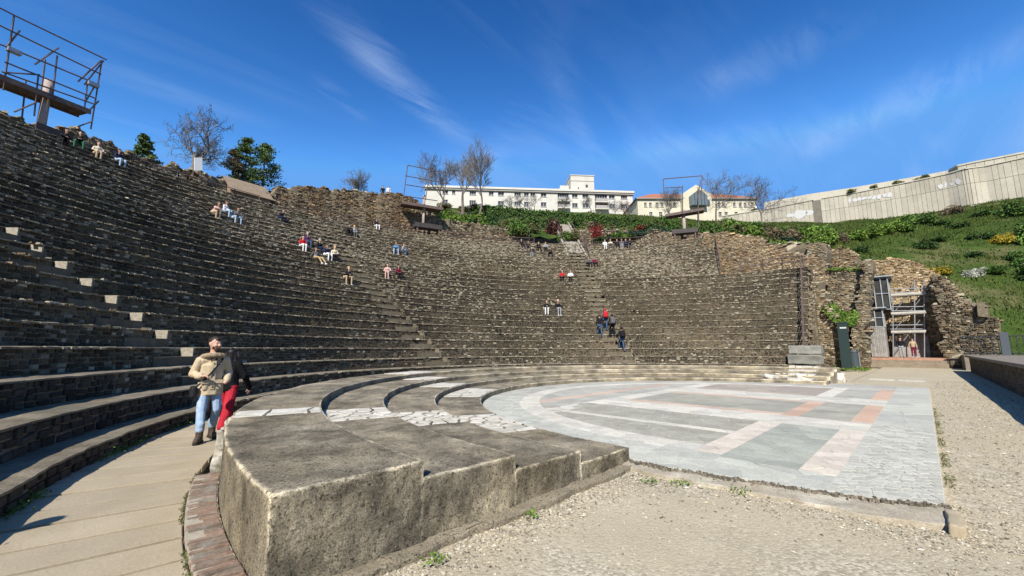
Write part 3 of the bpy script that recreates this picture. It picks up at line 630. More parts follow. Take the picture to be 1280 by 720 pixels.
for q, (c, key) in enumerate(cells):
    zt = OZ + rng.uniform(-.0015, .0025)
    if q < 300: obj('slab', slab_mesh(c, .02, zt, 'slab', .003), mrb(key, *PAL[key]), floor)
    else: rest.setdefault(key, []).append((c, zt))
for key, lst in rest.items():
    V, Fs, Cl = [], [], []
    for c, zt in lst:
        if poly_area(c) < 0: c = c[::-1]
        b = len(V); n = len(c); V += [(*p, zt) for p in c] + [(*p, .02) for p in c]; Fs.append(tuple(range(b, b+n))); Fs += [(b+n+i, b+n+(i+1) % n, b+(i+1) % n, b+i) for i in range(n)]; Cl += [[rng.uniform(.88, 1.1)]*3]*(2*n)
    me = bpy.data.meshes.new('paving_run'); me.from_pydata([tuple(map(float, v)) for v in V], [], Fs); me.update(); setcol(me, np.array(Cl))
    obj('paving_run', me, mrbs(key, *PAL[key]), floor, 'stuff')
# ragged mortar foundation strip in front of the floor's broken edge, and kerb stub at its corner
V, Q = lattice(nonuni(3.3, .02, 70), nonuni(.55, .02, 12), nonuni(.15, .02, 3)); L0 = V.copy()
edge = np.array(near_edge); ex = np.interp(V[:, 0], edge[:, 1], edge[:, 0]); wv = .2 + .36*np.clip(1-V[:, 0]/2.6, .15, 1) + .06*fbm(V*np.array([1.6, 0, 0]), 3)
X = ex + .06 - (V[:, 1]/.55)*(wv+.06); W = np.c_[X, V[:, 0], V[:, 2]-.115]; W += np.stack([fbm(W*5, s, 3) for s in (2, 3, 4)], -1)*np.array([.03, .02, .012]); W[:, 2] -= .03*(V[:, 1]/.55)
fs_ = obj('foundation_strip', npmesh('foundation_strip', W, Q, smooth=True), M('old mortar', (.30, .255, .185), (.40, .35, .26), sc=4, c3=(.5, .46, .36), sc3=1.6, bump=.6, bsc=40, fine=.3), floor)
n = 1500; q = rng.uniform(-.02, 3.2, n); ex_ = np.array([np.interp(a, [p[1] for p in near_rag], [p[0] for p in near_rag]) for a in q]); P = np.c_[ex_-np.abs(rng.normal(0, .035, n))+.01, q, rng.uniform(-.01, .045, n)]; an = rng.uniform(0, 6.28, n)
V, Fq = stone_set(P, np.c_[np.cos(an), np.sin(an), an*0], np.c_[-np.sin(an), np.cos(an), an*0], np.tile(ZZ, (n, 1)), rng.uniform(.008, .03, n), rng.uniform(.006, .022, n), rng.uniform(.004, .02, n), .5)
obj('broken_edge', npmesh('broken_edge', V, Fq, np.repeat(np.array([.17, .15, .115])*rng.uniform(.4, 1.5, (n, 1)), 8, 0)), m_stone, floor, 'stuff')
V, Q = lattice(nonuni(.1, .015, 4), nonuni(.52, .015, 10), nonuni(.17, .015, 4)); V = rounded(V, (0, 0, 0), (.1, .52, .17), .02); W = np.c_[5.62+V[:, 1], -.1+V[:, 0]+.02*V[:, 1], V[:, 2]-.11]; W += np.stack([fbm(W*9, s, 2) for s in (2, 3, 4)], -1)*.01
o = obj('kerb_stone', npmesh('kerb_stone', W-np.array([5.88, -.05, 0]), Q, smooth=True), m_slab); o.location = (5.88, -.05, 0); tag(o, 'short weathered kerb stone at the broken corner of the marble floor', 'kerb stone')
for dx in (0, 1.15):
    c = gz(1110, 474.5); p = np.array([(0, 0), (1.0, 0), (1.0, 1.0), (0, 1.0)]) + np.array([c[0]-.2, c[1]-1.4+dx])
    o = obj('cover_slab', slab_mesh(p, -.08, -.005, 'cover_slab', .01), m_marble); tag(o, 'square white cover slab lying in the gravel before the far steps', 'slab', 'pair of white cover slabs')

# ================================================================== STAGE PLATFORM on the right
stg = empty('stage_platform', (20, -2.3, 0), label='long low stage platform with dark overhanging lip beside the gravel', cat='stage')
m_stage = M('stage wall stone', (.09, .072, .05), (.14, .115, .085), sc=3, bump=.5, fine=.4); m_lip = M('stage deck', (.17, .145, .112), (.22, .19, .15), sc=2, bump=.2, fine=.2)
def stage():
    x0, x1 = -28, 25.5; o = -.6
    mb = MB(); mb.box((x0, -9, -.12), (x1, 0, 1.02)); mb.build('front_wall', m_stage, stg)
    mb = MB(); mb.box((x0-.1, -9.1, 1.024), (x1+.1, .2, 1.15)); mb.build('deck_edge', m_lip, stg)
    Cc = course_cells(x1-x0, 1.0, .2, .45); P = np.c_[x0+Cc[:, 0], np.zeros(len(Cc)), Cc[:, 1]]; n = len(P)
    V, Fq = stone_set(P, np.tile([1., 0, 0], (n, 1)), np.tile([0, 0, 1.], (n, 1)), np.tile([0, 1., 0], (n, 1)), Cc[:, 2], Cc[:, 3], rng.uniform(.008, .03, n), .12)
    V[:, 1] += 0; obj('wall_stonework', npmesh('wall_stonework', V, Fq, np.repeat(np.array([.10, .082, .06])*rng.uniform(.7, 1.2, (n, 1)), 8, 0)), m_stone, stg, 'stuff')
stage()

# ================================================================== RUINS (polygons traced on an upright plane, real thickness, coursed rubble in front)
def inside(P, poly):
    x, y = P[:, 0], P[:, 1]; c = np.zeros(len(P), bool); j = len(poly)-1
    for i in range(len(poly)):
        xi, yi = poly[i]; xj, yj = poly[j]; cond = ((yi > y) != (yj > y)); c ^= cond & (x < (xj-xi)*(y-yi)/(yj-yi+1e-12)+xi); j = i
    return c
def ruin(name, px, p0, n, th, label, cat='wall', group=None, warm=.1, white=.25, ch=.17, cw=.26, dmax=.12, tint=(1, 1, 1), rag=.12, core=None, slope=0.):
    n = np.array([*n, 0.]); n /= np.linalg.norm(n); t = np.array([-n[1], n[0], 0.]); p0 = np.array([*p0, 0.])
    raw = [onplane(u, v, p0, n) for u, v in px]; q = np.array([((p-p0) @ t, p[2]) for p in raw])
    # ragged outline
    out = []
    for i in range(len(q)):
        a, b = q[i], q[(i+1) % len(q)]; k = max(1, int(np.linalg.norm(b-a)/.45))
        for s in range(k):
            p = a+(b-a)*s/k
            if p[1] > .3 or a[1] > .3: p = p + rng.normal(0, rag, 2)*(1 if s else .4)
            out.append((p[0], max(-.15, p[1])))
    q = np.array(out)
    if poly_area(q) < 0: q = q[::-1]
    c = np.array([q[:, 0].mean(), 0]); base = p0 + t*c[0]; q = q - c; m_ = len(q)
    root = empty(name, base, label=label, cat=cat, group=group)
    V = [t*a+ZZ*b for a, b in q] + [t*a*.97+ZZ*(b-.1*th*slope) - n*th for a, b in q]
    Fs = [tuple(range(m_)), tuple(range(2*m_-1, m_-1, -1))] + [(i, m_+i, m_+(i+1) % m_, (i+1) % m_) for i in range(m_)]
    mb = MB(); mb.add(V, Fs); o = mb.build('core', core or m_mortar2, root)
    bm_ = bmesh.new(); bm_.from_mesh(o.data); bmesh.ops.recalc_face_normals(bm_, faces=bm_.faces); bm_.to_mesh(o.data); bm_.free()
    x0, x1, z1 = q[:, 0].min(), q[:, 0].max(), q[:, 1].max(); Cc = course_cells(x1-x0, z1+.1, ch, cw); Cc[:, 0] += x0
    Cc = Cc[inside(Cc[:, :2], q)]
    if len(Cc):
        k = len(Cc); P = t[None]*Cc[:, :1] + ZZ[None]*Cc[:, 1:2]; tilt = rng.normal(0, .2, (k, 1))
        V, Fq = stone_set(P, t[None]*np.cos(tilt)+ZZ*np.sin(tilt), ZZ*np.cos(tilt)-t*np.sin(tilt), np.tile(n, (k, 1)), Cc[:, 2], Cc[:, 3], rng.uniform(.005, dmax, k), .45)
        obj('stonework', npmesh('stonework', V, Fq, np.repeat(stone_cols(P+base, warm, white, 2.3)*np.array(tint), 8, 0)), m_stone, root, 'stuff')
    # stones along the top edge
    tp = []
    for i in range(m_):
        a, b = q[i], q[(i+1) % m_]
        if b[0] < a[0]-.05 and max(a[1], b[1]) > .5:
            for d in np.arange(.15, th, .4): tp.append(((a+b)/2, d))
    if tp:
        P = np.array([t*a[0]*(1-.03*d/th)+ZZ*(a[1]-.1*d*slope) - n*d for a, d in tp]); P += rng.normal(0, .06, P.shape); k = len(P)
        V, Fq = stone_set(P, np.tile(t, (k, 1)), np.tile(-n, (k, 1)), np.tile(ZZ, (k, 1)), rng.uniform(.1, .3, k), rng.uniform(.1, .24, k), rng.uniform(.03, .16, k), .4)
        obj('top_stones', npmesh('top_stones', V, Fq, np.repeat(stone_cols(P+base, warm, white+.1, 2.3)*np.array(tint), 8, 0)), m_stone, root, 'stuff')
    return root
# upper retaining wall behind the top walk, as an arc of separate stretches
def arcwall(name, uv, r, z0, th, label, warm=.08, white=.3, tint=(1, 1, 1)):
    pr = [cyl(u, v, r) for u, v in uv]; A = np.array([phi_of(p) for p in pr]); Zt = np.array([p[2] for p in pr]); o = np.argsort(A); A, Zt = A[o], Zt[o]
    root = empty(name, pol(r, A.mean(), z0), label=label, cat='wall'); b0 = np.array(pol(r, A.mean(), z0))
    n = int(R(A[-1]-A[0])*r/.3)+2; ph = np.linspace(A[0], A[-1], n); zt = np.interp(ph, A, Zt) + fbm(np.stack([ph*1.7, ph*0, ph*0], -1), 17, 3)*.28
    V = []
    for a, z in zip(ph, zt): V += [pol(r, a, z0-.3), pol(r, a, z), pol(r+th*.5, a, z+.1), pol(r+th, a, z-.1), pol(r+th, a, z0-2)]
    V = np.array(V)-b0; V += np.stack([fbm((V+b0)*1.2, s, 3) for s in (1, 2, 3)], -1)*.1
    i, j = np.meshgrid(np.arange(n-1), np.arange(4), indexing='ij'); Q = np.stack([i*5+j, i*5+j+1, (i+1)*5+j+1, (i+1)*5+j], -1).reshape(-1, 4)
    obj('core', npmesh('core', V, Q), m_mortar2, root)
    Ln = R(A[-1]-A[0])*r; Cc = course_cells(Ln, zt.max()-z0, .17, .27); aa = A[0]+np.degrees(Cc[:, 0]/r); k = Cc[:, 1] < np.interp(aa, ph, zt)-z0-.02; Cc = Cc[k]; aa = np.radians(aa[k])
    co, si = np.cos(aa), np.sin(aa); P = np.c_[CC[0]+co*r, CC[1]+si*r, z0+Cc[:, 1]]-b0; m_ = len(P)
    V, Fq = stone_set(P, np.c_[-si, co, co*0], np.tile(ZZ, (m_, 1)), np.c_[-co, -si, co*0], Cc[:, 2], Cc[:, 3], rng.uniform(.01, .16, m_), .45)
    obj('stonework', npmesh('stonework', V, Fq, np.repeat(stone_cols(P+b0, warm, white, 2.0)*np.array(tint), 8, 0)), m_stone, root, 'stuff')
    m_ = int(Ln*6); aa = rng.uniform(A[0], A[-1], m_); P = np.array([pol(r+rng.uniform(0, th), a, np.interp(a, ph, zt)-.02) for a in aa])-b0; an = rng.uniform(0, 6.28, m_)
    V, Fq = stone_set(P, np.c_[np.cos(an), np.sin(an), an*0], np.c_[-np.sin(an), np.cos(an), an*0], np.tile(ZZ, (m_, 1)), rng.uniform(.1, .32, m_), rng.uniform(.08, .22, m_), rng.uniform(.04, .2, m_), .4)
    obj('top_stones', npmesh('top_stones', V, Fq, np.repeat(stone_cols(P+b0, warm, white+.1, 2.0)*np.array(tint), 8, 0)), m_stone, root, 'stuff')
ZT = ROWS[-1][1]
arcwall('upper_wall', [(-260, 60), (-130, 100), (-60, 122), (0, 139), (30, 150), (60, 158), (95, 163), (130, 175), (165, 190), (200, 205), (250, 215), (283, 226)], 39.8, ZT, 1.6, 'broken rubble wall above the seat rows below the large floodlight scaffold', warm=.12)
arcwall('upper_wall', [(326, 243), (338, 242), (345, 238), (352, 233), (390, 235), (430, 238), (470, 241), (500, 243), (520, 249), (532, 258)], 39.8, ZT, 1.8, 'tall ruined rubble wall standing highest at the top of the seat rows', warm=.3, white=.2, tint=(1.05, .98, .9))
arcwall('upper_wall', [(533, 262), (545, 272), (570, 277), (600, 280), (640, 285), (662, 287)], 39.8, ZT, 1.6, 'low rubble wall between the small scaffold and the upper concrete stairs', warm=.1, white=.35)
arcwall('upper_wall', [(716, 288), (760, 288), (800, 289), (840, 290), (870, 292), (884, 293)], 39.8, ZT, 1.6, 'low rubble wall between upper concrete stairs and the square framed scaffold', warm=.1, white=.35)

# ================================================================== HILL behind the bowl
ctl = []
for a in range(18, 186, 8):
    p = pol(41.2, a); ctl.append((p[0], p[1], 15.6 + (2.4 if 72 < a < 96 else .6 if 30 < a < 70 else 0)))
def cp(u, v, wd): p = depth(u, v, wd); ctl.append(tuple(p))
for u, v, wd in ((650, 268, 75), (790, 279, 72), (580, 264, 70), (700, 270, 72), (535, 262, 62), (860, 285, 66), (930, 288, 66), (560, 262, 95), (760, 268, 95), (900, 278, 95)): cp(u, v, wd)
ctl += [(0, 56, 18.), (-20, 50, 18), (20, 60, 21), (-40, 60, 20), (0, 90, 24), (30, 95, 30), (-60, 20, 18), (-60, 90, 24), (64, 98, 37), (111, 57, 38), (103, 53, 34.5), (131, 30, 36), (80, 120, 40), (150, 60, 42), (30, 140, 40), (-60, 150, 35)]
for u, v, wd in ((1280, 246, 75), (1200, 262, 80), (1130, 270, 86), (1068, 277, 91), (1000, 280, 96), (940, 280, 102)): cp(u, v, wd)
ctl += [(115, -40, 27), (115, -80, 26), (150, -40, 36), (150, 0, 40), (62, -6, 3.2), (62, -14, 3.0), (62, -30, 2.5), (62, -60, 2), (64, -80, 2), (60, 1, 9), (62, 5, 12.2), (56, 10, 13.6), (56, 15, 14.8), (90, -30, 17.5), (90, -60, 16)]
ctl = np.array(ctl); cx = ctl[:, :2]/50
def tps(r): return np.where(r > 0, r*r*np.log(r+1e-9), 0)
K = tps(np.linalg.norm(cx[:, None]-cx[None], axis=-1)); n_ = len(cx); Pm = np.c_[np.ones(n_), cx]
Am = np.block([[K + np.eye(n_)*.02, Pm], [Pm.T, np.zeros((3, 3))]]); sol = np.linalg.solve(Am, np.r_[ctl[:, 2], 0, 0, 0])
def hill_z(x, y, rough=True):
    sh = np.shape(x); q = np.c_[np.ravel(x), np.ravel(y)]/50; z = tps(np.linalg.norm(q[:, None]-cx[None], axis=-1)) @ sol[:n_] + np.c_[np.ones(len(q)), q] @ sol[n_:]
    if rough: z = z + fbm(np.c_[np.ravel(x)*.25, np.ravel(y)*.25, np.zeros(len(q))], 6)*.35
    xr, yr = q[:, 0]*50, q[:, 1]*50; dn_ = np.clip((xr-60)/7, 0, 1); dn_ = dn_*dn_*(3-2*dn_); k = np.clip((-2-yr)/3, 0, 1); z = z*(1-k) + (z*dn_-.3*(1-dn_))*k
    return z.reshape(sh)
def hill_keep(p):
    r = np.hypot(p[:, 0]-CC[0], p[:, 1]-CC[1]); ph = np.degrees(np.arctan2(p[:, 1]-CC[1], p[:, 0]-CC[0]))
    return ((r > 40.6) & (ph > 19) & (p[:, 1] > 4)) | ((p[:, 0] > 60.5) & (ph <= 19)) | ((p[:, 0] > 53.5) & (ph <= 19) & (p[:, 1] > 4.5))
HX = np.concatenate([np.arange(-100, -30, 5.), np.arange(-30, 135, 1.5), np.arange(135, 260, 12.)]); HY = np.concatenate([np.arange(-110, -30, 5.), np.arange(-30, 110, 1.5), np.arange(110, 240, 12.)])
m_hill = M('grassy hillside', (.028, .052, .011), (.055, .083, .018), sc=.35, c3=(.15, .12, .065), sc3=.12, bump=.8, bsc=6, fine=.5, spec=.05)
hill = obj('hill', grid_mesh('hill', HX, HY, hill_z, hill_keep), m_hill); tag(hill, 'grassy hillside rising behind the ruined theatre', 'hill', kind='structure')

# ------------------------------------------------------------------ foliage
def leafmat(name, c1, c2): 
    m = M(name, c1, c2, sc=.9, bump=0, fine=.25, bsc=8, rough=.75, spec=.15, attr=True)
    if 'tr' not in m: m['tr'] = 1; m.node_tree.nodes['Principled BSDF'].inputs['Transmission Weight'].default_value = 0
    return m
def leaves_np(C, s, up=.3):
    n = len(C); a = rng.normal(0, 1, (n, 3)); a /= np.linalg.norm(a, axis=1, keepdims=True); b = rng.normal(0, 1, (n, 3)); b -= a*(a*b).sum(1, keepdims=True); b /= np.linalg.norm(b, axis=1, keepdims=True)
    s = s[:, None]; V = np.stack([C-a*s, C+b*s*.55, C+a*s, C-b*s*.55], 1); return V.reshape(-1, 3), np.arange(4*n).reshape(-1, 4)
def clump_mesh(name, n, rad, leaf, lumps=9, flat_=1., seed=0, fill=.75, sky_=0):
    """leaf sized faces in a heap of lumps, radius ~1 ellipsoid scaled"""
    g = np.random.default_rng(seed); L_ = g.normal(0, 1, (lumps, 3)); L_ /= np.linalg.norm(L_, axis=1, keepdims=True); L_ *= g.uniform(.25, .7, (lumps, 1)); L_[:, 2] = np.abs(L_[:, 2])*.9 + .2; lr = g.uniform(.28, .55, lumps)
    k = g.integers(0, lumps, n); d = g.normal(0, 1, (n, 3)); d /= np.linalg.norm(d, axis=1, keepdims=True); d *= (g.uniform(0, 1, (n, 1))**(1-fill+.08)); C = L_[k]+d*lr[k][:, None]*g.uniform(.75, 1.25, (n, 1))
    C[:, 2] = np.abs(C[:, 2]); C *= np.array(rad); V, Q = leaves_np(C, leaf*g.uniform(.6, 1.3, n))
    c = np.repeat((g.uniform(.65, 1.3, lumps)[k]*g.uniform(.75, 1.3, n))[:, None]*np.ones(3), 4, 0)
    return npmesh(name, V, Q, c)
def stems_mesh(h, n=7, seed=0, spread=.35):
    g = random.Random(seed); mb = MB()
    for i in range(n):
        a = g.uniform(0, 6.28); l = g.uniform(.4, .9); mb.tube((g.gauss(0, .06), g.gauss(0, .06), -.25), (math.cos(a)*spread*l, math.sin(a)*spread*l, h*l), .03, .01, 4, False)
    return mb.mesh('stems')
m_bark = M('bark', (.12, .095, .075), (.2, .17, .14), sc=6, bump=.4, fine=.3)
SH = [(clump_mesh('foliage', 1500, (1, 1, .95), .085, 10, seed=s), stems_mesh(.7, seed=s)) for s in range(5)]
SHS = [(clump_mesh('foliage', 750, (1, 1, .95), .12, 8, seed=20+s), stems_mesh(.7, seed=20+s)) for s in range(4)]
def shrub(p, s, mat, label, group=None, name='shrub', sz=1., kind=None, q=None):
    sh = (q or SH)[random.randrange(len(q or SH))]; root = empty(name, p, random.uniform(0, 6.28), label, 'shrub', group)
    root.scale = (s, s, s*sz)
    f = link('foliage', sh[0], root)
    if not sh[0].materials: sh[0].materials.append(mat)
    f.material_slots[0].link = 'OBJECT'; f.material_slots[0].material = mat
    st = link('stems', sh[1], root)
    if not sh[1].materials: sh[1].materials.append(m_bark)
    return root
G1 = leafmat('dark leaf', (.022, .05, .012), (.045, .085, .022)); G2 = leafmat('mid leaf', (.05, .10, .02), (.085, .145, .03)); G3 = leafmat('bright leaf', (.085, .15, .022), (.13, .20, .035)); G4 = leafmat('olive leaf', (.085, .095, .03), (.12, .125, .05)); GR = leafmat('red leaf', (.16, .022, .018), (.27, .04, .028)); GP = leafmat('purple leaf', (.055, .022, .02), (.09, .04, .032)); GY_ = leafmat('yellow flowers', (.34, .25, .02), (.26, .22, .03)); GW = leafmat('white blossom', (.30, .30, .24), (.42, .42, .34)); GN = leafmat('pine needles', (.055, .095, .025), (.09, .13, .038)); GB = leafmat('brown twigs', (.11, .085, .05), (.15, .12, .07)); GD = leafmat('blue green leaf', (.03, .06, .035), (.05, .085, .05))
def at_hill(u, wd, dz=0):
    """point on the hill in picture column u at forward distance wd"""
    p = depth(u, 300, wd); return np.array([p[0], p[1], float(hill_z(p[0], p[1]))+dz])
def bushes(lst, mat, label, group=None, q=None):
    for u, wd, s, sz in lst: shrub(at_hill(u, wd, -.1), s, mat, label, group, sz=sz, q=q)
# bank above the retaining wall
bushes([(560, 56, 1.7, .9), (582, 57, 1.8, .85), (602, 57, 1.6, .9), (632, 55, 1.5, .8), (645, 57, 1.7, .9)], G3, 'bright green shrub on the bank below the long white building', 'bright shrubs on the bank')
bushes([(543, 57, 1.5, .9), (614, 58, 1.6, 1.3)], G1, 'dark evergreen shrub under the bare trees on the bank', 'dark shrubs under bare trees')
bushes([(690, 57, 1.9, 1.15)], GP, 'large purple leaved shrub beside the head of the concrete stairs')
bushes([(748, 54, 1.3, 1.5)], GR, 'upright bright red shrub amid green shrubs on the bank')
bushes([(802, 58, 1.7, .8)], GR, 'low spreading red shrub in front of the cream building')
bushes([(708, 55, 1.4, .8), (722, 55, 1.5, .9), (733, 56, 1.4, 1.), (763, 56, 1.7, .9), (780, 57, 1.5, .8)], G4, 'olive green shrub on the bank between concrete stairs and red shrub', 'olive shrubs on the bank')
bushes([(765, 53, 1.4, .6), (778, 52.5, 1.3, .6)], G3, 'low pale green cushion shrub above the rubble wall', 'pale cushion shrubs')
bushes([(795, 53, 1.5, .7), (808, 53, 1.4, .75), (820, 53.5, 1.5, .85), (832, 54, 1.5, .9), (786, 52.5, 1.3, .6)], GD, 'dense blue green shrub on the wall top beside the middle scaffold', 'blue green shrubs by the scaffold')
bushes([(880, 55, 1.9, .95), (893, 56, 1.9, .8), (905, 54, 1.6, .6)], G2, 'round green shrub above the handrail of the broken upper rows', 'green shrubs at the right hand stairs')
bushes([(920, 58, 2.3, .9), (938, 58, 2.2, .85)], G3, 'broad bright green shrub beside the bare brown thicket', 'bright shrubs near the bare tree')
bushes([(958, 60, 2.2, .8), (972, 58, 2.2, .7), (988, 60, 2.3, .8), (1052, 62, 1.8, .9)], GB, 'bare brown thicket bush below the concrete wall', 'brown thickets')
bushes([(975, 53, 1.6, .55), (985, 53, 1.5, .5)], GD, 'low dark green bush above the pale block wall', 'low dark bushes')
bushes([(1012, 62, 2.4, 1.1), (1030, 60, 2.4, 1.15), (1020, 58, 1.8, .8)], G3, 'tall bright green bush in front of the dark wall joint', 'tall bright bushes')
bushes([(1075, 66, 2.3, .8), (1088, 67, 2.4, .8), (1105, 68, 2.2, .8), (1120, 70, 2.3, .8)], G3, 'yellow green bush at the foot of the concrete wall', 'yellow green bushes by the concrete wall')
bushes([(1143, 74, 2.4, .9), (1160, 73, 2.4, .8), (1132, 70, 1.9, .8)], G2, 'mid green bush at the foot of the concrete wall', 'mid green bushes by the concrete wall')
bushes([(1196, 76, 1.9, 1.)], GB, 'single grey brown bush against the concrete wall where it bends')
bushes([(1155, 60, 1.7, .8), (1075, 57, 1.8, .6)], G1, 'dark rounded bush alone on the grass slope', 'dark bushes on the slope')
bushes([(1165, 52, 1.5, .7), (1152, 51, 1.2, .6)], GY_, 'yellow flowering bush on the slope above the doorway', 'yellow bushes above the doorway')
bushes([(1254, 57, 1.5, .8), (1246, 58, 1.1, .9), (1262, 58, 1.1, .8)], GY_, 'yellow flowering bush low on the slope above the iron fence', 'yellow bushes on right slope')
bushes([(1204, 50.5, .8, 1.2), (1213, 51, .9, 1.1), (1221, 51.5, .7, 1.)], GW, 'white blossoming bush behind the massive sloping rubble wall', 'white blossom bushes')
bushes([(1278, 50, 1.9, 1.), (1268, 52, 1.6, .9), (1276, 64, 2.2, 1.1), (1243, 50, 1.3, .9), (1288, 56, 2.3, 1.1)], G2, 'leafy green bush at the foot of the slope by the yellow bushes', 'bushes at the foot of right slope')
bushes([(1170, 62, 1.6, .5), (1200, 66, 1.8, .5), (1225, 60, 1.7, .6), (1230, 70, 2, .5), (1262, 68, 1.8, .5), (1180, 70, 1.8, .5), (1215, 55, 1.4, .6)], G1, 'low dark green scrub on the open grass slope', 'low scrub on slope', SHS)
def fill_bank(n, u0, u1, w0, w1, mats, labs, group, s0=1.2, s1=2.0, seed=1):
    g = random.Random(seed)
    for _ in range(n):
        k = g.randrange(len(mats)); u = g.uniform(u0, u1); shrub(at_hill(u, g.uniform(w0, w1), -.15), g.uniform(s0, s1), mats[k], labs[k], group[k], sz=g.uniform(.6, 1.0), q=SHS if g.random() < .5 else SH)
fill_bank(8, 632, 664, 56, 60, [G2, G4], ['mid green shrub at the foot of bank next to concrete stairs', 'olive shrub at the foot of bank next to concrete stairs'], ['shrubs beside stairs '+x for x in 'ab'], seed=9)
fill_bank(34, 545, 668, 52, 74, [G2, G1, G3, G4], ['mid green shrub in thicket on the bank under the bare trees', 'dark green shrub in thicket on the bank under the bare trees', 'light green shrub in thicket on the bank under the bare trees', 'olive shrub in thicket on the bank under the bare trees'], ['thicket under bare trees '+x for x in 'abcd'], seed=3)
fill_bank(34, 700, 850, 52, 74, [G2, G1, G4, GB], ['mid green shrub between concrete stairs and the cream building', 'dark green shrub between concrete stairs and the cream building', 'olive shrub crowding the bank before the cream building', 'brown twiggy shrub crowding the bank before the cream building'], ['bank thicket '+x for x in 'abcd'], seed=4)
fill_bank(22, 885, 1060, 50, 76, [G2, GB, G4], ['mid green shrub in the scrub below the concrete wall', 'brown twiggy shrub in the scrub below the concrete wall', 'olive shrub in the scrub below the concrete wall'], ['scrub below concrete wall '+x for x in 'abc'], seed=5)
fill_bank(10, 1266, 1310, 47, 58, [G2, G1, G3], ['mid green bush in the thicket behind the iron fence', 'dark green bush in the thicket behind the iron fence', 'light green bush in the thicket behind the iron fence'], ['fence thicket '+x for x in 'abc'], seed=6)
# long clipped hedge in front of the white building
def hedge():
    root = empty('hedge', at_hill(660, 63), label='long clipped green hedge in front of the white building', cat='hedge'); b0 = np.array(root.location); n = 15000
    A, B = depth(598, 257, 63), depth(803, 275, 63); k = rng.uniform(0, 1, n); P = A+(B-A)*k[:, None]; dn = np.cross((B-A)/np.linalg.norm(B-A), ZZ)
    hh = rng.uniform(0, 1, n)**.6; P[:, 2] += hh*0 - (1-hh)*3.6; P += dn*rng.uniform(-.8, .8, (n, 1)); P[:, 2] += fbm(P*.6, 5)*.2
    V, Q = leaves_np(P-b0, rng.uniform(.1, .22, n)); obj('foliage', npmesh('foliage', V, Q, np.repeat(rng.uniform(.7, 1.25, (n, 1))*np.ones(3), 4, 0)), G2, root)
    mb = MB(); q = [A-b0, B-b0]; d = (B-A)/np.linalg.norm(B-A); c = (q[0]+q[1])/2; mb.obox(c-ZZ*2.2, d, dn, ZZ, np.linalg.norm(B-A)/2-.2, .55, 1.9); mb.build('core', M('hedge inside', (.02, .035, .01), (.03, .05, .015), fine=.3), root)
hedge()
# rough grass over the hillside: one mass
def hill_grass(n=70000):
    x = rng.uniform(50, 116, n*3); y = rng.uniform(-24, 40, n*3); P = np.c_[x, y, x*0]; k = hill_keep(P); P = P[k][:n]; P[:, 2] = hill_z(P[:, 0], P[:, 1]); m_ = len(P)
    an = rng.uniform(0, 6.28, m_); h = rng.uniform(.08, .3, m_)*(1.2+fbm(P*.2, 4)); dx = np.c_[np.cos(an), np.sin(an), an*0]; wd = rng.uniform(.03, .09, m_)[:, None]; ln = rng.normal(0, .12, (m_, 3)); ln[:, 2] = 0
    V = np.stack([P-dx*wd-ZZ*.08, P+dx*wd-ZZ*.08, P+dx*wd*.5+ZZ*h[:, None]+ln, P-dx*wd*.5+ZZ*h[:, None]*.9+ln], 1).reshape(-1, 3)
    f = np.clip(fbm(P*.12, 8)*.5+.5, 0, 1)[:, None]; c = np.array([.034, .064, .012])*f + np.array([.075, .095, .021])*(1-f); c = c*rng.uniform(.88, 1.12, (m_, 1))
    o = obj('hill_grass', npmesh('hill_grass', V, np.arange(4*m_).reshape(-1, 4), np.repeat(c, 4, 0)), M('grass blade', (1, 1, 1), attr=True, bump=0, fine=.1, rough=.8, spec=.1)); tag(o, 'rough green grass covering the hillside below the concrete wall', 'grass', kind='stuff')
hill_grass()

# ------------------------------------------------------------------ trees
def bare_tree_mesh(seed, h, spread=.55, levels=6, trunk=.3, r0=.017, upright=.35):
    g = np.random.default_rng(seed); tr = MB(); cr = MB()
    def perp(d):
        a = g.normal(0, 1, 3); a -= d*(a@d); return a/np.linalg.norm(a)
    def grow(p, d, l, r, lev):
        ns = 3 if lev < 3 else 2
        for s in range(ns):
            q = p+d*l/ns; (tr if lev == 0 else cr).tube(p, q, r, r*.86, 6 if lev < 2 else (4 if lev < 4 else 3), False); r *= .86; p = q; d = d+g.normal(0, .09, 3)+np.array([0, 0, .03]); d /= np.linalg.norm(d)
            if lev >= 1 and lev < levels and s < ns-1 and g.uniform() < .8: sub(p, d, l*g.uniform(.5, .72), r*.6, lev+1)
        if lev < levels:
            for c in range(3 if lev < 4 else 2): sub(p, d, l*g.uniform(.6, .82), r*.72, lev+1)
    def sub(p, d, l, r, lev):
        k = d*(1-spread*g.uniform(.5, 1.2))+perp(d)*spread*g.uniform(.7, 1.3); k[2] += upright*.4; k /= np.linalg.norm(k); grow(p, k, l, max(r, .014), lev)
    grow(np.array([0, 0, -.4]), np.array([g.normal(0, .03), g.normal(0, .03), 1.]), h*trunk, h*r0, 0)
    return tr.mesh('trunk'), cr.mesh('crown')
m_twig = M('grey twigs', (.11, .10, .09), (.17, .155, .14), sc=3, bump=.2, fine=.2)
def bare_tree(p, seed, h, label, group=None, **k):
    root = empty('bare_tree', p, random.uniform(0, 6), label, 'tree', group); a, b = bare_tree_mesh(seed, h, **k); obj('trunk', a, m_bark, root); obj('crown', b, m_twig, root); return root
def tree_at(u, v, wd): return depth(u, v, wd)
def hillpt(u, wd): return at_hill(u, wd, -.1)
bare_tree(hillpt(548, 62), 3, 12.5, 'slender bare tree first in the row above the green bank by the scaffold', spread=.42, trunk=.24, upright=.55)
bare_tree(hillpt(578, 64), 5, 14.5, 'tall bare tree in middle of the row above the green bank', spread=.4, trunk=.25, r0=.02, upright=.55)
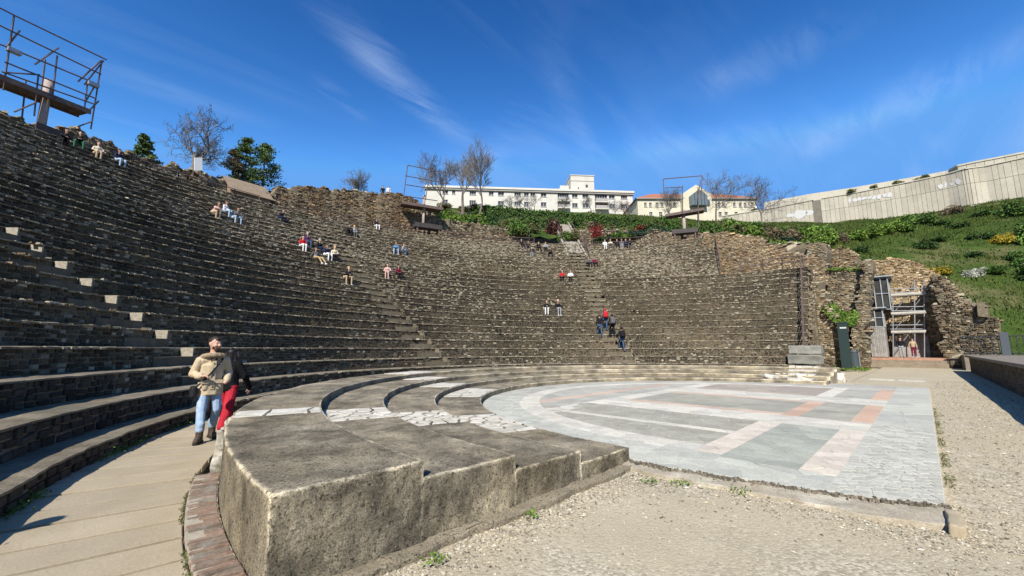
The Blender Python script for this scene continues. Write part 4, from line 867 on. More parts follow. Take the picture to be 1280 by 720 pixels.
bare_tree(hillpt(598, 60), 9, 13.8, 'bare tree with pale straight trunk at end of the row on the bank', spread=.42, trunk=.28, r0=.015, upright=.55)
bare_tree(hillpt(232, 38.5), 12, 13, 'wide spreading bare tree behind the wall beside the green conifers', spread=.62, trunk=.2, r0=.025)
bare_tree(hillpt(450, 66), 15, 10, 'small distant bare tree behind the tall ruined wall', spread=.5, trunk=.2)
bare_tree(hillpt(897, 74), 18, 11.5, 'bare tree in front of the gabled end of the cream building', spread=.5, trunk=.3)
bare_tree(hillpt(953, 72), 21, 12.5, 'bare round headed tree in front of the concrete wall', spread=.56, trunk=.3)
bare_tree(hillpt(838, 74), 24, 9, 'small bare tree in front of cream building behind the scaffold', spread=.55, trunk=.25)
for j, (u, wd) in enumerate(((668, 96), (705, 97), (740, 96), (770, 97), (640, 96), (655, 95), (785, 95))): bare_tree(hillpt(u, wd), 40+j, 7.5, 'small bare garden tree between hedge and white building', 'bare garden trees', spread=.6, levels=5, trunk=.22)
def conifer(p, h, rad, seed, label, mat, layers=8, n=4200, open_=.5, name='conifer'):
    g = np.random.default_rng(seed); root = empty(name, p, 0, label, 'tree'); mb = MB(); mb.tube((0, 0, -.4), (0, 0, h*.95), h*.028, .02, 7); 
    C = []
    for i in range(layers):
        f = i/(layers-1); z = h*(.16+.82*f); rr = rad*(1-f)**.75*g.uniform(.75, 1.15)+.12
        for a in g.uniform(0, 6.28, 6):
            l = rr*g.uniform(.6, 1.1); e = np.array([math.cos(a)*l, math.sin(a)*l, z+g.normal(0, .15)+.1*l]); mb.tube((0, 0, z-.15), e, .035, .012, 4, False)
            k = n//(layers*6); t_ = g.uniform(.3, 1.08, k)[:, None]**.7; c = np.array([0, 0, z-.1])+(e-np.array([0, 0, z-.1]))*t_; C.append(c+g.normal(0, 1, (k, 3))*np.array([.15, .15, .07])*(open_*rad/1.4+.3))
    C = np.concatenate(C); V, Q = leaves_np(C, g.uniform(.06, .14, len(C))); mb.build('trunk', m_bark, root)
    obj('crown', npmesh('crown', V, Q, np.repeat(g.uniform(.6, 1.35, (len(C), 1))*np.ones(3), 4, 0)), mat, root)
conifer(hillpt(163, 34.5), 3.6, 1.5, 2, 'small dense dark conifer behind the broken wall', GN)
conifer(hillpt(298, 41), 5.6, 2.0, 4, 'tall loose green pine behind the brown panel', GN, open_=.8)
conifer(hillpt(322, 42), 5.0, 2.3, 6, 'broad green pine next to the brown panel at the ruined wall', GN, open_=.8)
conifer(hillpt(283, 40.5), 4.4, 1.4, 8, 'brownish thin pine between bare tree and green pines', GB, open_=.7)
for j, u in enumerate((128, 141)): conifer(hillpt(u, 34), 1.5, .7, 30+j, ('little green treetop showing over the broken wall', 'little green treetop close beside the small dark conifer')[j], G1, layers=5, n=500)
# weeds by the path and ledges
def weeds(name, C, s, label, mat, h=.0):
    root = np.array(C.mean(0)); V, Q = leaves_np(C-root, s); o = obj(name, npmesh(name, V, Q, np.repeat(rng.uniform(.6, 1.4, (len(C), 1))*np.ones(3), 4, 0)), mat); o.location = root; tag(o, label, 'weeds', kind='stuff')
n = 2600; ph = 131 + 47*rng.uniform(0, 1, n); k = rng.uniform(0, 1, n) < np.clip(.35+fbm(np.c_[ph*.35, ph*0, ph*0], 3)*1.1, 0, 1); ph = ph[k]; rr = 15.03-np.abs(rng.normal(0, .055, len(ph))); C = np.array([pol(r, a, z) for r, a, z in zip(rr, ph, np.abs(rng.normal(0, .045, len(ph)))+.01)])
weeds('path_weeds', C, rng.uniform(.009, .024, len(C)), 'green weeds growing along the foot of the lowest seat row', G2)
n = 800; ph = rng.uniform(164, 181, n); ph = ph[fbm(np.c_[ph*1.1, ph*0, ph*0], 6) > -.1]; n = len(ph); C = np.array([pol(13.605+abs(g_)*.018, a, abs(z)*.012) for a, g_, z in zip(ph, rng.normal(0, 1, n), rng.normal(0, 1, n))])
weeds('gutter_weeds', C, rng.uniform(.006, .015, n), 'small yellow green weeds between path slabs and the brick edging', G4)
cl = np.array([(2.1, 2.9), (3.3, 2.93), (5.75, 3.02), (5.6, 2.1), (5.5, 1.7), (5.3, 2.3), (5.1, 2.6)]); n = 420; j = rng.integers(0, len(cl), n); C = np.c_[cl[j]+rng.normal(0, .06, (n, 2)), np.abs(rng.normal(0, .02, n))-.02]
weeds('gravel_weeds', C, rng.uniform(.008, .022, n), 'tiny weeds in the gravel along the footing ledge', G3)
n = 1200; C = np.c_[rng.uniform(6.4, 18, n), -.02-np.abs(rng.normal(0, .05, n)), np.abs(rng.normal(0, .015, n))-.02]; C = C[fbm(C*np.array([1.3, 0, 0]), 2) > -.05]
weeds('floor_edge_weeds', C, rng.uniform(.008, .02, len(C)), 'thin line of weeds along the straight edge of the marble floor facing the stage', G4)

# ================================================================== RUINED END OF THE BOWL AND DOORWAY
X1 = (-1., .12)
ruin('rubble_wall', [(880, 356), (878, 310), (880, 292), (912, 291), (948, 297), (956, 306), (1000, 318), (1034, 328), (1034, 356), (1000, 352)], (46.6, 10), (-1., -.1), 2.5, 'low irregular rubble wall behind the iron handrail above the lower seat rows', warm=.2, white=.3, tint=(1.25, 1.15, 1.05))
ruin('block_wall', [(957, 325), (957, 305), (1012, 305), (1013, 325)], (49.5, 9), X1, 1.5, 'pale squared block wall with a grassy ledge above the rubble', warm=.02, white=.1, ch=.55, cw=.9, dmax=.04, tint=(1.25, 1.25, 1.2))
ruin('rubble_wall', [(1010, 345), (1012, 303), (1032, 304), (1034, 345)], (48.8, 7), X1, 1.6, 'short rubble pier between the pale block wall and rounded ruin', warm=.05, white=.2)
ruin('ruin_mound', [(1030, 340), (1036, 316), (1046, 311), (1060, 313), (1070, 322), (1078, 338)], (51.0, 5), X1, 2.2, 'rounded tan mound of ruined masonry above a strip of grass', warm=.35, white=.35, tint=(1.2, 1.1, .95))
ruin('rubble_wall', [(1016, 462), (1016, 336), (1076, 338), (1085, 344), (1083, 459)], (48.2, 4), X1, 1.8, 'tall rubble wall with warm patches behind the grassy recess', warm=.22, white=.22)
ruin('rubble_slope', [(1012, 462), (1012, 345), (1022, 352), (1032, 378), (1044, 398), (1054, 430), (1056, 461)], (43.6, 5), (-1., .05), 2.8, 'steep ragged rubble slope at the broken end of the seat rows', warm=.06, white=.34, tint=(1.1, 1.05, .98))
ruin('rubble_pier', [(1064, 459), (1066, 400), (1075, 355), (1079, 326), (1090, 328), (1088, 362), (1082, 390), (1083, 459)], (47.4, 3.5), X1, 1.3, 'upright rubble pier beside the wooden shed and green information panel', warm=.08, white=.28)
back = ruin('doorway_wall', [(1082, 450), (1082, 336), (1092, 326), (1128, 324), (1160, 338), (1184, 352), (1200, 400), (1200, 452)], (57.5, 1), X1, 1.2, 'tan rubble wall standing behind the scaffolding in the doorway', warm=.4, white=.7, tint=(1.65, 1.5, 1.2), core=M('tan mortar', (.30, .235, .15), (.38, .31, .21), sc=2, bump=.5, fine=.3))
ruin('rubble_wall', [(1186, 462), (1183, 425), (1172, 395), (1165, 352), (1162, 342), (1180, 349), (1196, 364), (1214, 377), (1226, 386), (1227, 394), (1246, 397), (1252, 406), (1250, 440), (1252, 462)], (54.2, -3), (-1., .05), 4.0, 'massive sloping rubble wall flanking the doorway beside the stage', warm=.1, white=.22, ch=.17, cw=.27, dmax=.2, rag=.2)
ruin('stone_stump', [(1221, 396), (1222, 380), (1231, 379), (1232, 396)], (53.6, -3.6), X1, .9, 'short squared stone stump standing on the sloping rubble wall', warm=.02, white=.1, ch=.9, cw=1.2, dmax=.05)
ruin('rubble_wall', [(1184, 463), (1184, 441), (1216, 441), (1216, 463)], (52.4, -2.4), X1, 1.2, 'low squared stone base between the door steps and the stage', warm=.03, white=.2, ch=.3, cw=.6, dmax=.05)
# grass on the ledges
def ledge_grass(u0, u1, v, x, dpt, label, n=900):
    a, b = onplane(u0, v, (x, 0, 0), (1, 0, 0)), onplane(u1, v, (x, 0, 0), (1, 0, 0)); k = rng.uniform(0, 1, (n, 1)); C = a+(b-a)*k; C[:, 0] += rng.uniform(0, dpt, n); C[:, 2] += np.abs(rng.normal(0, .14, n))
    weeds('ledge_grass', C, rng.uniform(.06, .16, n), label, G3)
ledge_grass(1028, 1078, 338, 48.0, 1.6, 'strip of bright grass on top of the tall rubble wall'); ledge_grass(965, 1010, 322, 48.6, .8, 'thin strip of grass along the foot of the pale block wall', 500); ledge_grass(960, 1010, 304, 49.6, 1.2, 'grass fringe on top of the pale block wall', 500)
g0 = onplane(1048, 402, (43.2, 0, 0), (1, 0, 0)); n = 2200; C = np.c_[rng.uniform(43.0, 46.5, n), g0[1]+rng.uniform(-1.1, 1.0, n), np.zeros(n)]; C[:, 2] = g0[2]-.45 + np.maximum(0, C[:, 1]-g0[1])*1.5 + (C[:, 0]-43)*.35 + np.abs(rng.normal(0, .15, n)); weeds('recess_grass', C, rng.uniform(.06, .17, n), 'bright green grass in the recess above the tall green panel', G3)
p = gz(1062, 461); n = 900; C = np.c_[p[0]+rng.uniform(-2.2, 1.5, n), p[1]+rng.uniform(-1.3, .9, n), np.abs(rng.normal(0, .06, n))-.02]; weeds('patch_grass', C, rng.uniform(.04, .1, n), 'patch of grass round the litter bin', G3)
# door steps
ds = empty('door_steps', (53, 1.3, 0), label='flight of broad steps with brick red landing leading to the doorway', cat='steps')
yl, yr = gz(1084, 458)[1], gz(1186, 460)[1]
m_dstep = M('door step stone', (.20, .16, .11), (.27, .22, .155), sc=2, bump=.3, fine=.25); m_red = M('red landing', (.36, .19, .12), (.42, .25, .17), sc=3, bump=.3, fine=.3)
for i in range(4):
    mb = MB(); mb.box((-1.6+i*.38, yr-1.3, -.1), (-1.6+(i+1)*.38+(.02 if i < 3 else 4.2), yl-1.3-.02*i, .2*(i+1))); mb.build('step', m_dstep if i < 3 else m_red, ds)
ZL = .8
# wooden sheds
m_wood = M('grey weathered boards', (.22, .205, .18), (.33, .31, .28), sc=2.5, bump=.3, fine=.3, objrand=[(.85, .85, .85), (1.1, 1.1, 1.08)]); m_frame = M('grey painted frame', (.25, .27, .27), (.33, .35, .35), bump=.1, fine=.1); m_dark = M('dark interior', (.03, .03, .03), (.05, .05, .045), bump=0); m_glass = M('shed window glass', (.05, .06, .065), rough=.08, bump=0, fine=0, spec=.6)
def shed(name, x, u0, u1, uf, vb, vm, vt, label, boards=True):
    """front on plane x from picture column u0 to u1, right return wall to column uf further back"""
    a = onplane(u0, vb, (x, 0, 0), (1, 0, 0)); b = onplane(u1, vb, (x, 0, 0), (1, 0, 0)); zb, zm, zt = (onplane(u0, v, (x, 0, 0), (1, 0, 0))[2] for v in (vb, vm, vt)); zb = max(ZL, zb) if boards else zb
    y0, y1 = b[1], a[1]; dd = 2.3
    root = empty(name, (x, (y0+y1)/2, zb), label=label, cat='shed'); o = np.array(root.location)
    nb = 9
    if boards:
        for i in range(nb):
            mb = MB(); ya = y0+(y1-y0)*i/nb; mb.box((x-.03, ya+.006, zb), (x, ya+(y1-y0)/nb-.006, zm)); ob = mb.build('board', m_wood, root); ob.data.transform(Matrix.Translation(-root.location))
        for i in range(8):
            mb = MB(); xa = x+dd*i/8; mb.box((xa+.006, y0-.03, zb), (xa+dd/8-.006, y0, zm)); ob = mb.build('board', m_wood, root); ob.data.transform(Matrix.Translation(-root.location))
    mb = MB(); mb.box((x+.05, y0+.05, zb), (x+dd, y1, zt-.1)); ob = mb.build('inner_wall', m_dark, root); ob.data.transform(Matrix.Translation(-root.location))
    mb = MB()
    for yy in np.linspace(y0, y1, 3): mb.box((x-.05, yy-.04, zb if not boards else zm), (x+.04, yy+.04, zt))
    for xx in np.linspace(x, x+dd, 4)[1:]: mb.box((xx-.04, y0-.045, zb if not boards else zm), (xx+.04, y0+.03, zt))
    for f in (.02, .5, .97):
        zz = zm+(zt-zm)*f if boards else zb+(zt-zb)*f
        mb.box((x-.055, y0, zz-.035), (x+.035, y1, zz+.035)); mb.box((x, y0-.05, zz-.03), (x+dd, y0+.025, zz+.03))
    ob = mb.build('window_frame', m_frame, root); ob.data.transform(Matrix.Translation(-root.location))
    mb = MB(); mb.box((x-.3, y0-.3, zt), (x+dd+.1, y1+.2, zt+.12)); ob = mb.build('roof', m_frame, root); ob.data.transform(Matrix.Translation(-root.location)); return root
shed('wooden_shed', 53.6, 1090, 1110, 1120, 446, 409, 386, 'grey boarded wooden shed with glazed top beside the doorway scaffolding')
shed('ticket_booth', 55.2, 1096, 1114, 1120, 388, 388, 347, 'small framed glass cabin standing above and behind the wooden shed', False)
# scaffolding in the doorway
m_pipe = M('galvanised pipe', (.30, .31, .32), (.4, .41, .42), sc=8, rough=.5, metal=.6, bump=.1, fine=.2); m_plank = M('scaffold plank', (.42, .39, .33), (.52, .48, .42), sc=3, bump=.2, fine=.2); m_rust = M('rusty steel', (.085, .06, .05), (.14, .10, .085), sc=4, rough=.7, bump=.3, fine=.35)
def door_scaffold():
    x = 55.6; P = lambda u, v, dx=0: onplane(u, v, (x+dx, 0, 0), (1, 0, 0)); base = P(1135, 442); root = empty('door_scaffold', (x, base[1], ZL), label='galvanised scaffolding with pale planks against the tan doorway wall', cat='scaffolding'); o = np.array(root.location)
    for u in (1116, 1143, 1155):
        for dx in (0, 1.2):
            mb = MB(); a = P(u, 442, dx); b = P(u, 350 if u > 1120 else 366, dx); mb.tube(np.array([a[0], a[1], ZL])-o, b-o, .05, .05, 6); mb.build('pole', m_pipe, root)
    for v in (370, 393, 416):
        a, b = P(1114, v), P(1158, v)
        mb = MB(); mb.box((-.1, b[1]-o[1], a[2]-o[2]-.05), (1.2, a[1]-o[1], a[2]-o[2]+.01)); mb.build('deck', m_plank, root)
        for dz in (.35, .75):
            mb = MB(); mb.tube(a-o+ZZ*dz, b-o+ZZ*dz, .04, .04, 6); mb.build('guard_rail', m_pipe, root)
        mb = MB(); mb.box((-.14, b[1]-o[1], a[2]-o[2]+.02), (-.1, a[1]-o[1], a[2]-o[2]+.2)); mb.build('toe_board', m_plank, root)
    for (u0, v0), (u1, v1) in (((1118, 413), (1150, 374)), ((1118, 440), (1150, 400)), ((1118, 390), (1145, 355))):
        mb = MB(); mb.tube(P(u0, v0, .1)-o, P(u1, v1, .1)-o, .04, .04, 6); mb.build('brace', m_pipe, root)
    a = P(1117, 442, .9); b = P(1160, 418, .9); 
    for i in range(8):
        mb = MB(); y0 = a[1]+(b[1]-a[1])*i/8; y1 = a[1]+(b[1]-a[1])*(i+1)/8; mb.box((1.25, min(y0, y1)-o[1]+.01, 0), (1.29, max(y0, y1)-o[1]-.01, b[2]-o[2])); mb.build('board', m_wood, root)
door_scaffold()
# green information panel, litter bin, marble blocks
m_green = flat('dark green panel', (.022, .038, .036), .45); m_bin = flat('dark bin metal', (.05, .065, .07), .5)
p = gz(1060, 461); root = empty('information_panel', (42.9, onplane(1060, 461, (42.9, 0, 0), (1, 0, 0))[1], 0), label='tall dark green information panel in front of the rubble walls', cat='panel')
zt = onplane(1060, 404, (42.9, 0, 0), (1, 0, 0))[2]; ya, yb = (onplane(u, 461, (42.9, 0, 0), (1, 0, 0))[1]-root.location.y for u in (1052.5, 1065.5))
mb = MB(); mb.box((-.07, min(ya, yb), -.05), (.07, max(ya, yb), zt)); mb.build('board', m_green, root); mb = MB(); mb.box((-.1, min(ya, yb)-.03, zt+.002), (.1, max(ya, yb)+.03, zt+.1)); mb.build('top_cap', m_green, root); mb = MB(); mb.box((-.075, min(ya, yb)+.08, zt-.42), (-.071, min(ya, yb)+.5, zt-.3)); mb.build('small_print', flat('pale print', (.5, .5, .48)), root)
q = gz(1070, 459); root = empty('litter_bin', (q[0]-1, q[1], 0), label='small dark litter bin with pale side beside the green panel', cat='bin')
mb = MB(); mb.tube((0, 0, -.03), (0, 0, 1.35), .36, .36, 14); mb.build('drum', m_bin, root); mb = MB(); mb.tube((0, 0, 1.352), (0, 0, 1.5), .40, .34, 14); mb.build('lid', m_bin, root); mb = MB(); mb.box((-.1, -.42, .1), (.12, -.37, 1.3)); mb.build('side_plate', m_pipe, root)
m_greymarble = M('grey marble', (.21, .20, .165), (.29, .28, .235), sc=2, bump=.2, fine=.2, rough=.7)
for (u0, u1, vb, vt), lab in (((985, 1027, 455, 443.5), 'lower grey marble block with moulded edge resting on the seat rows'), ((986, 1027, 442.5, 432), 'upper grey marble block stacked on another beside the white marble heap')):
    xx = 29.6 + (0 if vb > 450 else .25); a, b = onplane(u0, vb, (xx, 0, 0), (1, 0, 0)), onplane(u1, vb, (xx, 0, 0), (1, 0, 0)); zt = onplane(u0, vt, (xx, 0, 0), (1, 0, 0))[2]; hh = zt-a[2]
    V, Q = lattice(nonuni(.9, .03, 5), nonuni(abs(a[1]-b[1]), .03, 20), nonuni(hh, .03, 6)); V = rounded(V, (0, 0, 0), (.9, abs(a[1]-b[1]), hh), .035); V += np.stack([fbm(V*4, s, 2) for s in (1, 2, 3)], -1)*.02; V[:, 0] += .1*np.clip((V[:, 2]/hh-.6)*2, -.3, 1)*-(1 if vb > 450 else .4)
    o = obj('marble_block', npmesh('marble_block', V-np.array([0, abs(a[1]-b[1])/2, 0]), Q, smooth=True), m_greymarble); o.location = (xx, (a[1]+b[1])/2, a[2]); tag(o, lab, 'stone block')
# heap of white marble fragments at the far end of the broad steps
for j in range(16):
    u = random.uniform(962, 1008); v = random.uniform(458, 477); zz = .14+.41*(477-v)/19; q = gz(u, v, zz); s = random.uniform(.15, .4)
    V, Q = lattice(nonuni(1, .1, 3), nonuni(1, .1, 3), nonuni(1, .1, 3)); V = rounded(V, (0, 0, 0), (1, 1, 1), .2); V = (V-np.array([.5, .5, .3]))*np.array([s*1.6, s*1.9, s*.5]); V += np.stack([fbm(V*4+j*9, k, 2) for k in (1, 2, 3)], -1)*.06
    o = obj('marble_fragment', npmesh('marble_fragment', V, Q), m_marble); o.location = (q[0], q[1], zz+.02); o.rotation_euler = (random.gauss(0, .1), random.gauss(0, .1), random.uniform(0, 6)); tag(o, 'broken white marble fragment heaped below the grey marble blocks', 'marble fragment', 'white marble fragments')
q = gz(1042, 476.5); V, Q = lattice(nonuni(1, .1, 4), nonuni(1, .1, 4), nonuni(1, .1, 4)); V = rounded(V, (0, 0, 0), (1, 1, 1), .25); V = (V-np.array([.5, .5, .3]))*np.array([.7, .9, .5]); V += np.stack([fbm(V*4, k, 2) for k in (1, 2, 3)], -1)*.12
o = obj('marble_lump', npmesh('marble_lump', V, Q), m_marble); o.location = (q[0], q[1], .08); tag(o, 'lone rounded white marble lump on the gravel beyond the floor', 'stone')
# fence behind the stage end
def fence():
    x = 50.5; P = lambda u, v: onplane(u, v, (x, 0, 0), (1, 0, 0)); y0, y1 = P(1205, 440)[1], P(1345, 440)[1]; zb, zt = 1.05, P(1260, 420)[2]; root = empty('iron_fence', (x, y0, 1.15), label='dark iron bar fence with square post behind the stage', cat='fence'); mi = flat('dark iron', (.03, .032, .035), .5)
    for z in (1.25, zt): mb = MB(); mb.box((-.03, y1-y0, z-1.15-.05), (.03, 0, z-1.15+.05)); mb.build('rail', mi, root)
    yy = y0
    while yy > y1:
        mb = MB(); mb.box((-.03, yy-y0-.028, 0), (.03, yy-y0+.028, zt-1.15)); mb.build('bar', mi, root); yy -= .32
    py = P(1256, 430)[1]; mb = MB(); mb.box((-.2, py-y0-.22, -1.2), (.2, py-y0+.22, zt-1.15+.3)); mb.build('post', flat('slate post', (.07, .08, .09), .6), root)
fence()
mb = MB(); mb.box((0, -14, -.2), (5, 1.2, 1.1)); o = mb.build('landing', m_lip); o.location = (48.3, -3.4, 0); tag(o, 'paved landing between the stage and iron fence', 'landing', kind='structure')

# ================================================================== UPPER CONCRETE STAIRS
us = empty('concrete_stairs', pol(34.0, 45, 0), label='straight concrete stairs with low parapets climbing from the seat rows to the bank', cat='stairs'); o_ = np.array(pol(34.0, 45, 0)); rd = np.array([math.cos(R(45)), math.sin(R(45)), 0]); tg = np.array([-rd[1], rd[0], 0])
m_con = M('plain concrete', (.25, .225, .18), (.32, .29, .235), sc=1.5, bump=.3, fine=.25)
zs0 = ROWS[23][1]; ns = 42
def us_z(s): return zs0 + s*.6
for i in range(ns):
    s = i*.3; mb = MB(); mb.obox(rd*(s+.2)+ZZ*(us_z(s)-.05+.09), rd, tg, ZZ, .2, .92, .135); mb.build('step', m_con, us)
for sg in (-1, 1):
    mb = MB(); V = []
    for s, dz in ((-.1, .12), (12.8, .12)):
        for dt in (.93, 1.13):
            V += [rd*s+tg*sg*dt+ZZ*(us_z(s)-1.2), rd*s+tg*sg*dt+ZZ*(us_z(s)+.42)]
    mb.add(V, [(0,1,3,2),(4,6,7,5),(1,5,7,3),(0,2,6,4),(0,4,5,1),(2,3,7,6)]); mb.build('parapet', m_con, us)
    for s in np.arange(.2, 12.6, 1.55):
        mb = MB(); mb.tube(rd*s+tg*sg*1.03+ZZ*(us_z(s)+.4), rd*s+tg*sg*1.03+ZZ*(us_z(s)+1.3), .025, .025, 5); mb.build('rail_post', m_rust, us)
    mb = MB(); mb.tube(rd*.2+tg*sg*1.03+ZZ*(us_z(.2)+1.3), rd*12.4+tg*sg*1.03+ZZ*(us_z(12.4)+1.3), .03, .03, 6); mb.build('handrail', m_rust, us)
# ================================================================== RAILINGS
def railing(pts, label, h=1.0, sp=1.6, n_rails=2, mat=None, r=.04, group=None):
    pts = [np.asarray(p, float) for p in pts]; root = empty('railing', pts[0], label=label, cat='railing', group=group); o = pts[0]; mat = mat or m_rust
    for a, b in zip(pts[:-1], pts[1:]):
        k = max(1, int(round(np.linalg.norm(b-a)/sp)))
        for i in range(k+1):
            p = a+(b-a)*i/k; mb = MB(); mb.tube(p-o-ZZ*.1, p-o+ZZ*h, r, r, 5); mb.build('post', mat, root)
        for j in range(n_rails): mb = MB(); z = h*(1-j*.45); mb.tube(a-o+ZZ*z, b-o+ZZ*z, r*.9, r*.9, 5); mb.build('rail', mat, root)
def rowpt(i, a, dr=.1): return pol(ROWS[i][0]+dr, a, ROWS[i][1])
railing([rowpt(i, 6.9 + .02*i) for i in (2, 6, 10, 14, 16)], 'iron handrail descending the end of the lower seat rows', 1.05, 1.9)
railing([rowpt(16, a, .5) for a in (6.9, 10, 13, 16.5)], 'iron rail along the landing above the lower seat rows', 1.1, 1.7)
railing([rowpt(i, 19.9) for i in (16, 19, 22, 25, 27)], 'iron handrail climbing the broken edge of the upper seat rows', 1.1, 1.6)
railing([rowpt(27, a, 1.4) for a in np.linspace(94, 52, 14)], 'rusty iron rail along the top walk below the ruined wall', 1.0, 2.2)
railing([rowpt(27, a, 1.4) for a in np.linspace(41, 22, 7)], 'rusty iron rail along the top walk near the middle scaffold', 1.0, 2.2)
railing([rowpt(27, a, 1.7) for a in np.linspace(112, 97, 6)], 'rusty iron rail along the top walk in front of brown panel', 1.0, 2.2)
railing([rowpt(i, 43.0) for i in (22, 24, 26, 27)], 'short iron handrail beside the foot of the concrete stairs', 1.3, 1.1)
# brown panel, white panel at the top of the rows
def upright_panel(name, u0, v0, u1, v1, r, label, mat, cat, th=.08):
    a = cyl((u0+u1)/2, v1, r); n = np.array([CC[0]-a[0], CC[1]-a[1], 0]); n /= np.linalg.norm(n); t = np.cross(ZZ, n); p = [onplane(u, v, a, n) for u, v in ((u0, v1), (u1, v1), (u1, v0), (u0, v0))]
    c = sum(p)/4; root = empty(name, (c[0], c[1], min(q[2] for q in p)), label=label, cat=cat); o = np.array(root.location); V = [q-o for q in p]+[q-o-n*th for q in p]
    mb = MB(); mb.add(V, [(0,1,2,3),(7,6,5,4),(0,4,5,1),(1,5,6,2),(2,6,7,3),(3,7,4,0)]); mb.build('sheet', mat, root)
    mb = MB()
    for k in (0, 1): mb.tube(V[k]-n*(th+.04)-ZZ*.6, V[3-k]-n*(th+.04), .04, .04, 5)
    mb.build('posts', m_rust, root); return root
upright_panel('notice_board', 243, 197, 253, 213, 39.2, 'small blank white panel standing on the wall before the bare tree', flat('white sheet', (.72, .72, .68)), 'panel')
def brown_roof():
    n = np.array([-.05, -1., 0]); p = [onplane(u, v, pol(39.4, 96), n) for u, v in ((280, 222), (306, 229), (330, 250), (327, 238), (300, 252), (275, 238))]
    r0 = pol(39.0, 97.5, ZT); root = empty('brown_shelter', r0, label='low sloping brown sheet shelter against the wall before the green pines', cat='shelter'); m = M('brown sheet', (.20, .15, .10), (.25, .19, .13), sc=1.5, bump=.1, fine=.15)
    t = np.array([math.sin(R(97.5)), -math.cos(R(97.5)), 0]); nn = np.array([math.cos(R(97.5)), math.sin(R(97.5)), 0])
    V = []
    for s in (-1.7, 1.6):
        for a, z in ((-.1, .0), (-.1, 1.2), (1.7, 2.7), (1.7, 0)): V.append(t*s+nn*a+ZZ*z)
    mb = MB(); mb.add(V, [(0,1,2,3),(7,6,5,4),(0,4,5,1),(1,5,6,2),(2,6,7,3)]); mb.build('body', m, root)
    mb = MB(); mb.obox(nn*.75+ZZ*2.0, t, (nn*1.8+ZZ*1.5)/np.linalg.norm(nn*1.8+ZZ*1.5), np.cross(t, (nn*1.8+ZZ*1.5)/np.linalg.norm(nn*1.8+ZZ*1.5)), 1.8, 1.4, .03); mb.build('roof_sheet', m, root)
brown_roof()

# ================================================================== FLOODLIGHT SCAFFOLDS (steel column, plank deck, tube cage)
def light_tower(label, u0, vb, r, colr, bars, deck, col_top, extra=(), back=1.2, br=.05, n_over=None, deck_th=.16, boxes=()):
    b = cyl(u0, vb, r); n = np.array([CC[0]-b[0], CC[1]-b[1], 0]); n /= np.linalg.norm(n)
    if n_over is not None: n = np.array([*n_over, 0.])/np.linalg.norm(n_over)
    root = empty('floodlight_scaffold', (b[0], b[1], ZT), label=label, cat='scaffolding'); o = np.array(root.location); P = lambda uv, k=0: onplane(*uv, b - n*k, n)-o
    zt = P((u0, col_top))[2]; mb = MB(); mb.tube((0, 0, -.3), (0, 0, zt), colr, colr*.93, 14); mb.build('column', M('column steel', (.30, .235, .20), (.36, .29, .25), sc=3, rough=.6, bump=.15, fine=.2), root, True)
    mb = MB(); mb.tube((0, 0, -.3), (0, 0, .12), colr*1.5, colr*1.5, 14); mb.build('foot_plate', m_rust, root)
    da, db = P(deck[0]), P(deck[1]); d = (db-da)/np.linalg.norm(db-da); mid = (da+db)/2; mb = MB()
    for k in range(5):
        mb = MB(); mb.obox(mid - n*(-back*.5+back*(k+.5)/5), d, n, np.cross(d, n), np.linalg.norm(db-da)/2, back/10-.012, deck_th*.3); mb.build('deck_plank', m_rust, root)
    for k in (-.5, .5): mb = MB(); mb.obox(mid - n*back*k, d, n, np.cross(d, n), np.linalg.norm(db-da)/2, .04, deck_th); mb.build('deck_beam', m_rust, root)
    for a, c in bars:
        for k in ((-.5, .5) if abs(a[0]-c[0]) < 12 and abs(a[1]-c[1]) > 45 else (-.5,)): mb = MB(); mb.tube(P(a)-n*back*k, P(c)-n*back*k, br, br, 6); mb.build('tube', m_rust, root)
    for a in boxes: mb = MB(); q = P(a)+n*back*.55; mb.obox(q, d, n, ZZ, .28, .15, .12); mb.build('floodlight', m_pipe, root)
    return root, P
mt = ((9, 22), (127, 78))
light_tower('large rusty floodlight scaffold with thick column high on the broken wall', 52, 154, 38.2, .22,
    [((10, 22), (126, 77)), ((7, 42), (119, 95)), ((3, 62), (114, 107)), ((-2, 80), (112, 125)), ((-6, 92), (110, 132)), ((10, 22), (-4, 115)), ((120, 78), (106, 163)), ((40, 98), (35, 147)), ((102, 105), (98, 138)), ((-30, 2), (10, 22)), ((-28, 25), (7, 42)), ((-32, 50), (3, 62)), ((64, 72), (58, 122)),
     ((17, 41), (0, 62)), ((66, 62), (36, 83)), ((119, 78), (90, 104)), ((122, 78), (98, 108)), ((112, 108), (100, 128)), ((116, 128), (104, 140)), ((106, 154), (90, 160)), ((38, 130), (10, 142)), ((42, 96), (0, 93))], ((-40, 86), (106, 142)), 96, boxes=[(9, 67), (108, 108)], br=.045)
light_tower('small rusty floodlight scaffold between tall ruined wall and the bare trees', 529, 284, 38.6, .17,
    [((508, 209), (570, 221)), ((505, 222), (560, 232)), ((506, 233), (550, 240)), ((504, 247), (545, 253)), ((508, 209), (503, 247)), ((536, 214), (530, 252)), ((540, 218), (524, 242)), ((556, 219), (552, 258))], ((501, 255), (552, 263)), 244, br=.05)
light_tower('rusty floodlight scaffold with square tube frame before the cream building', 856, 293, 38.6, .2,
    [((829, 226), (877, 222)), ((829, 226), (830, 245)), ((877, 222), (876, 252)), ((831, 237), (853, 236)), ((853, 234), (853, 268)), ((872, 236), (873, 285)), ((875, 228), (872, 250))], ((832, 271), (880, 263)), 262, br=.055)
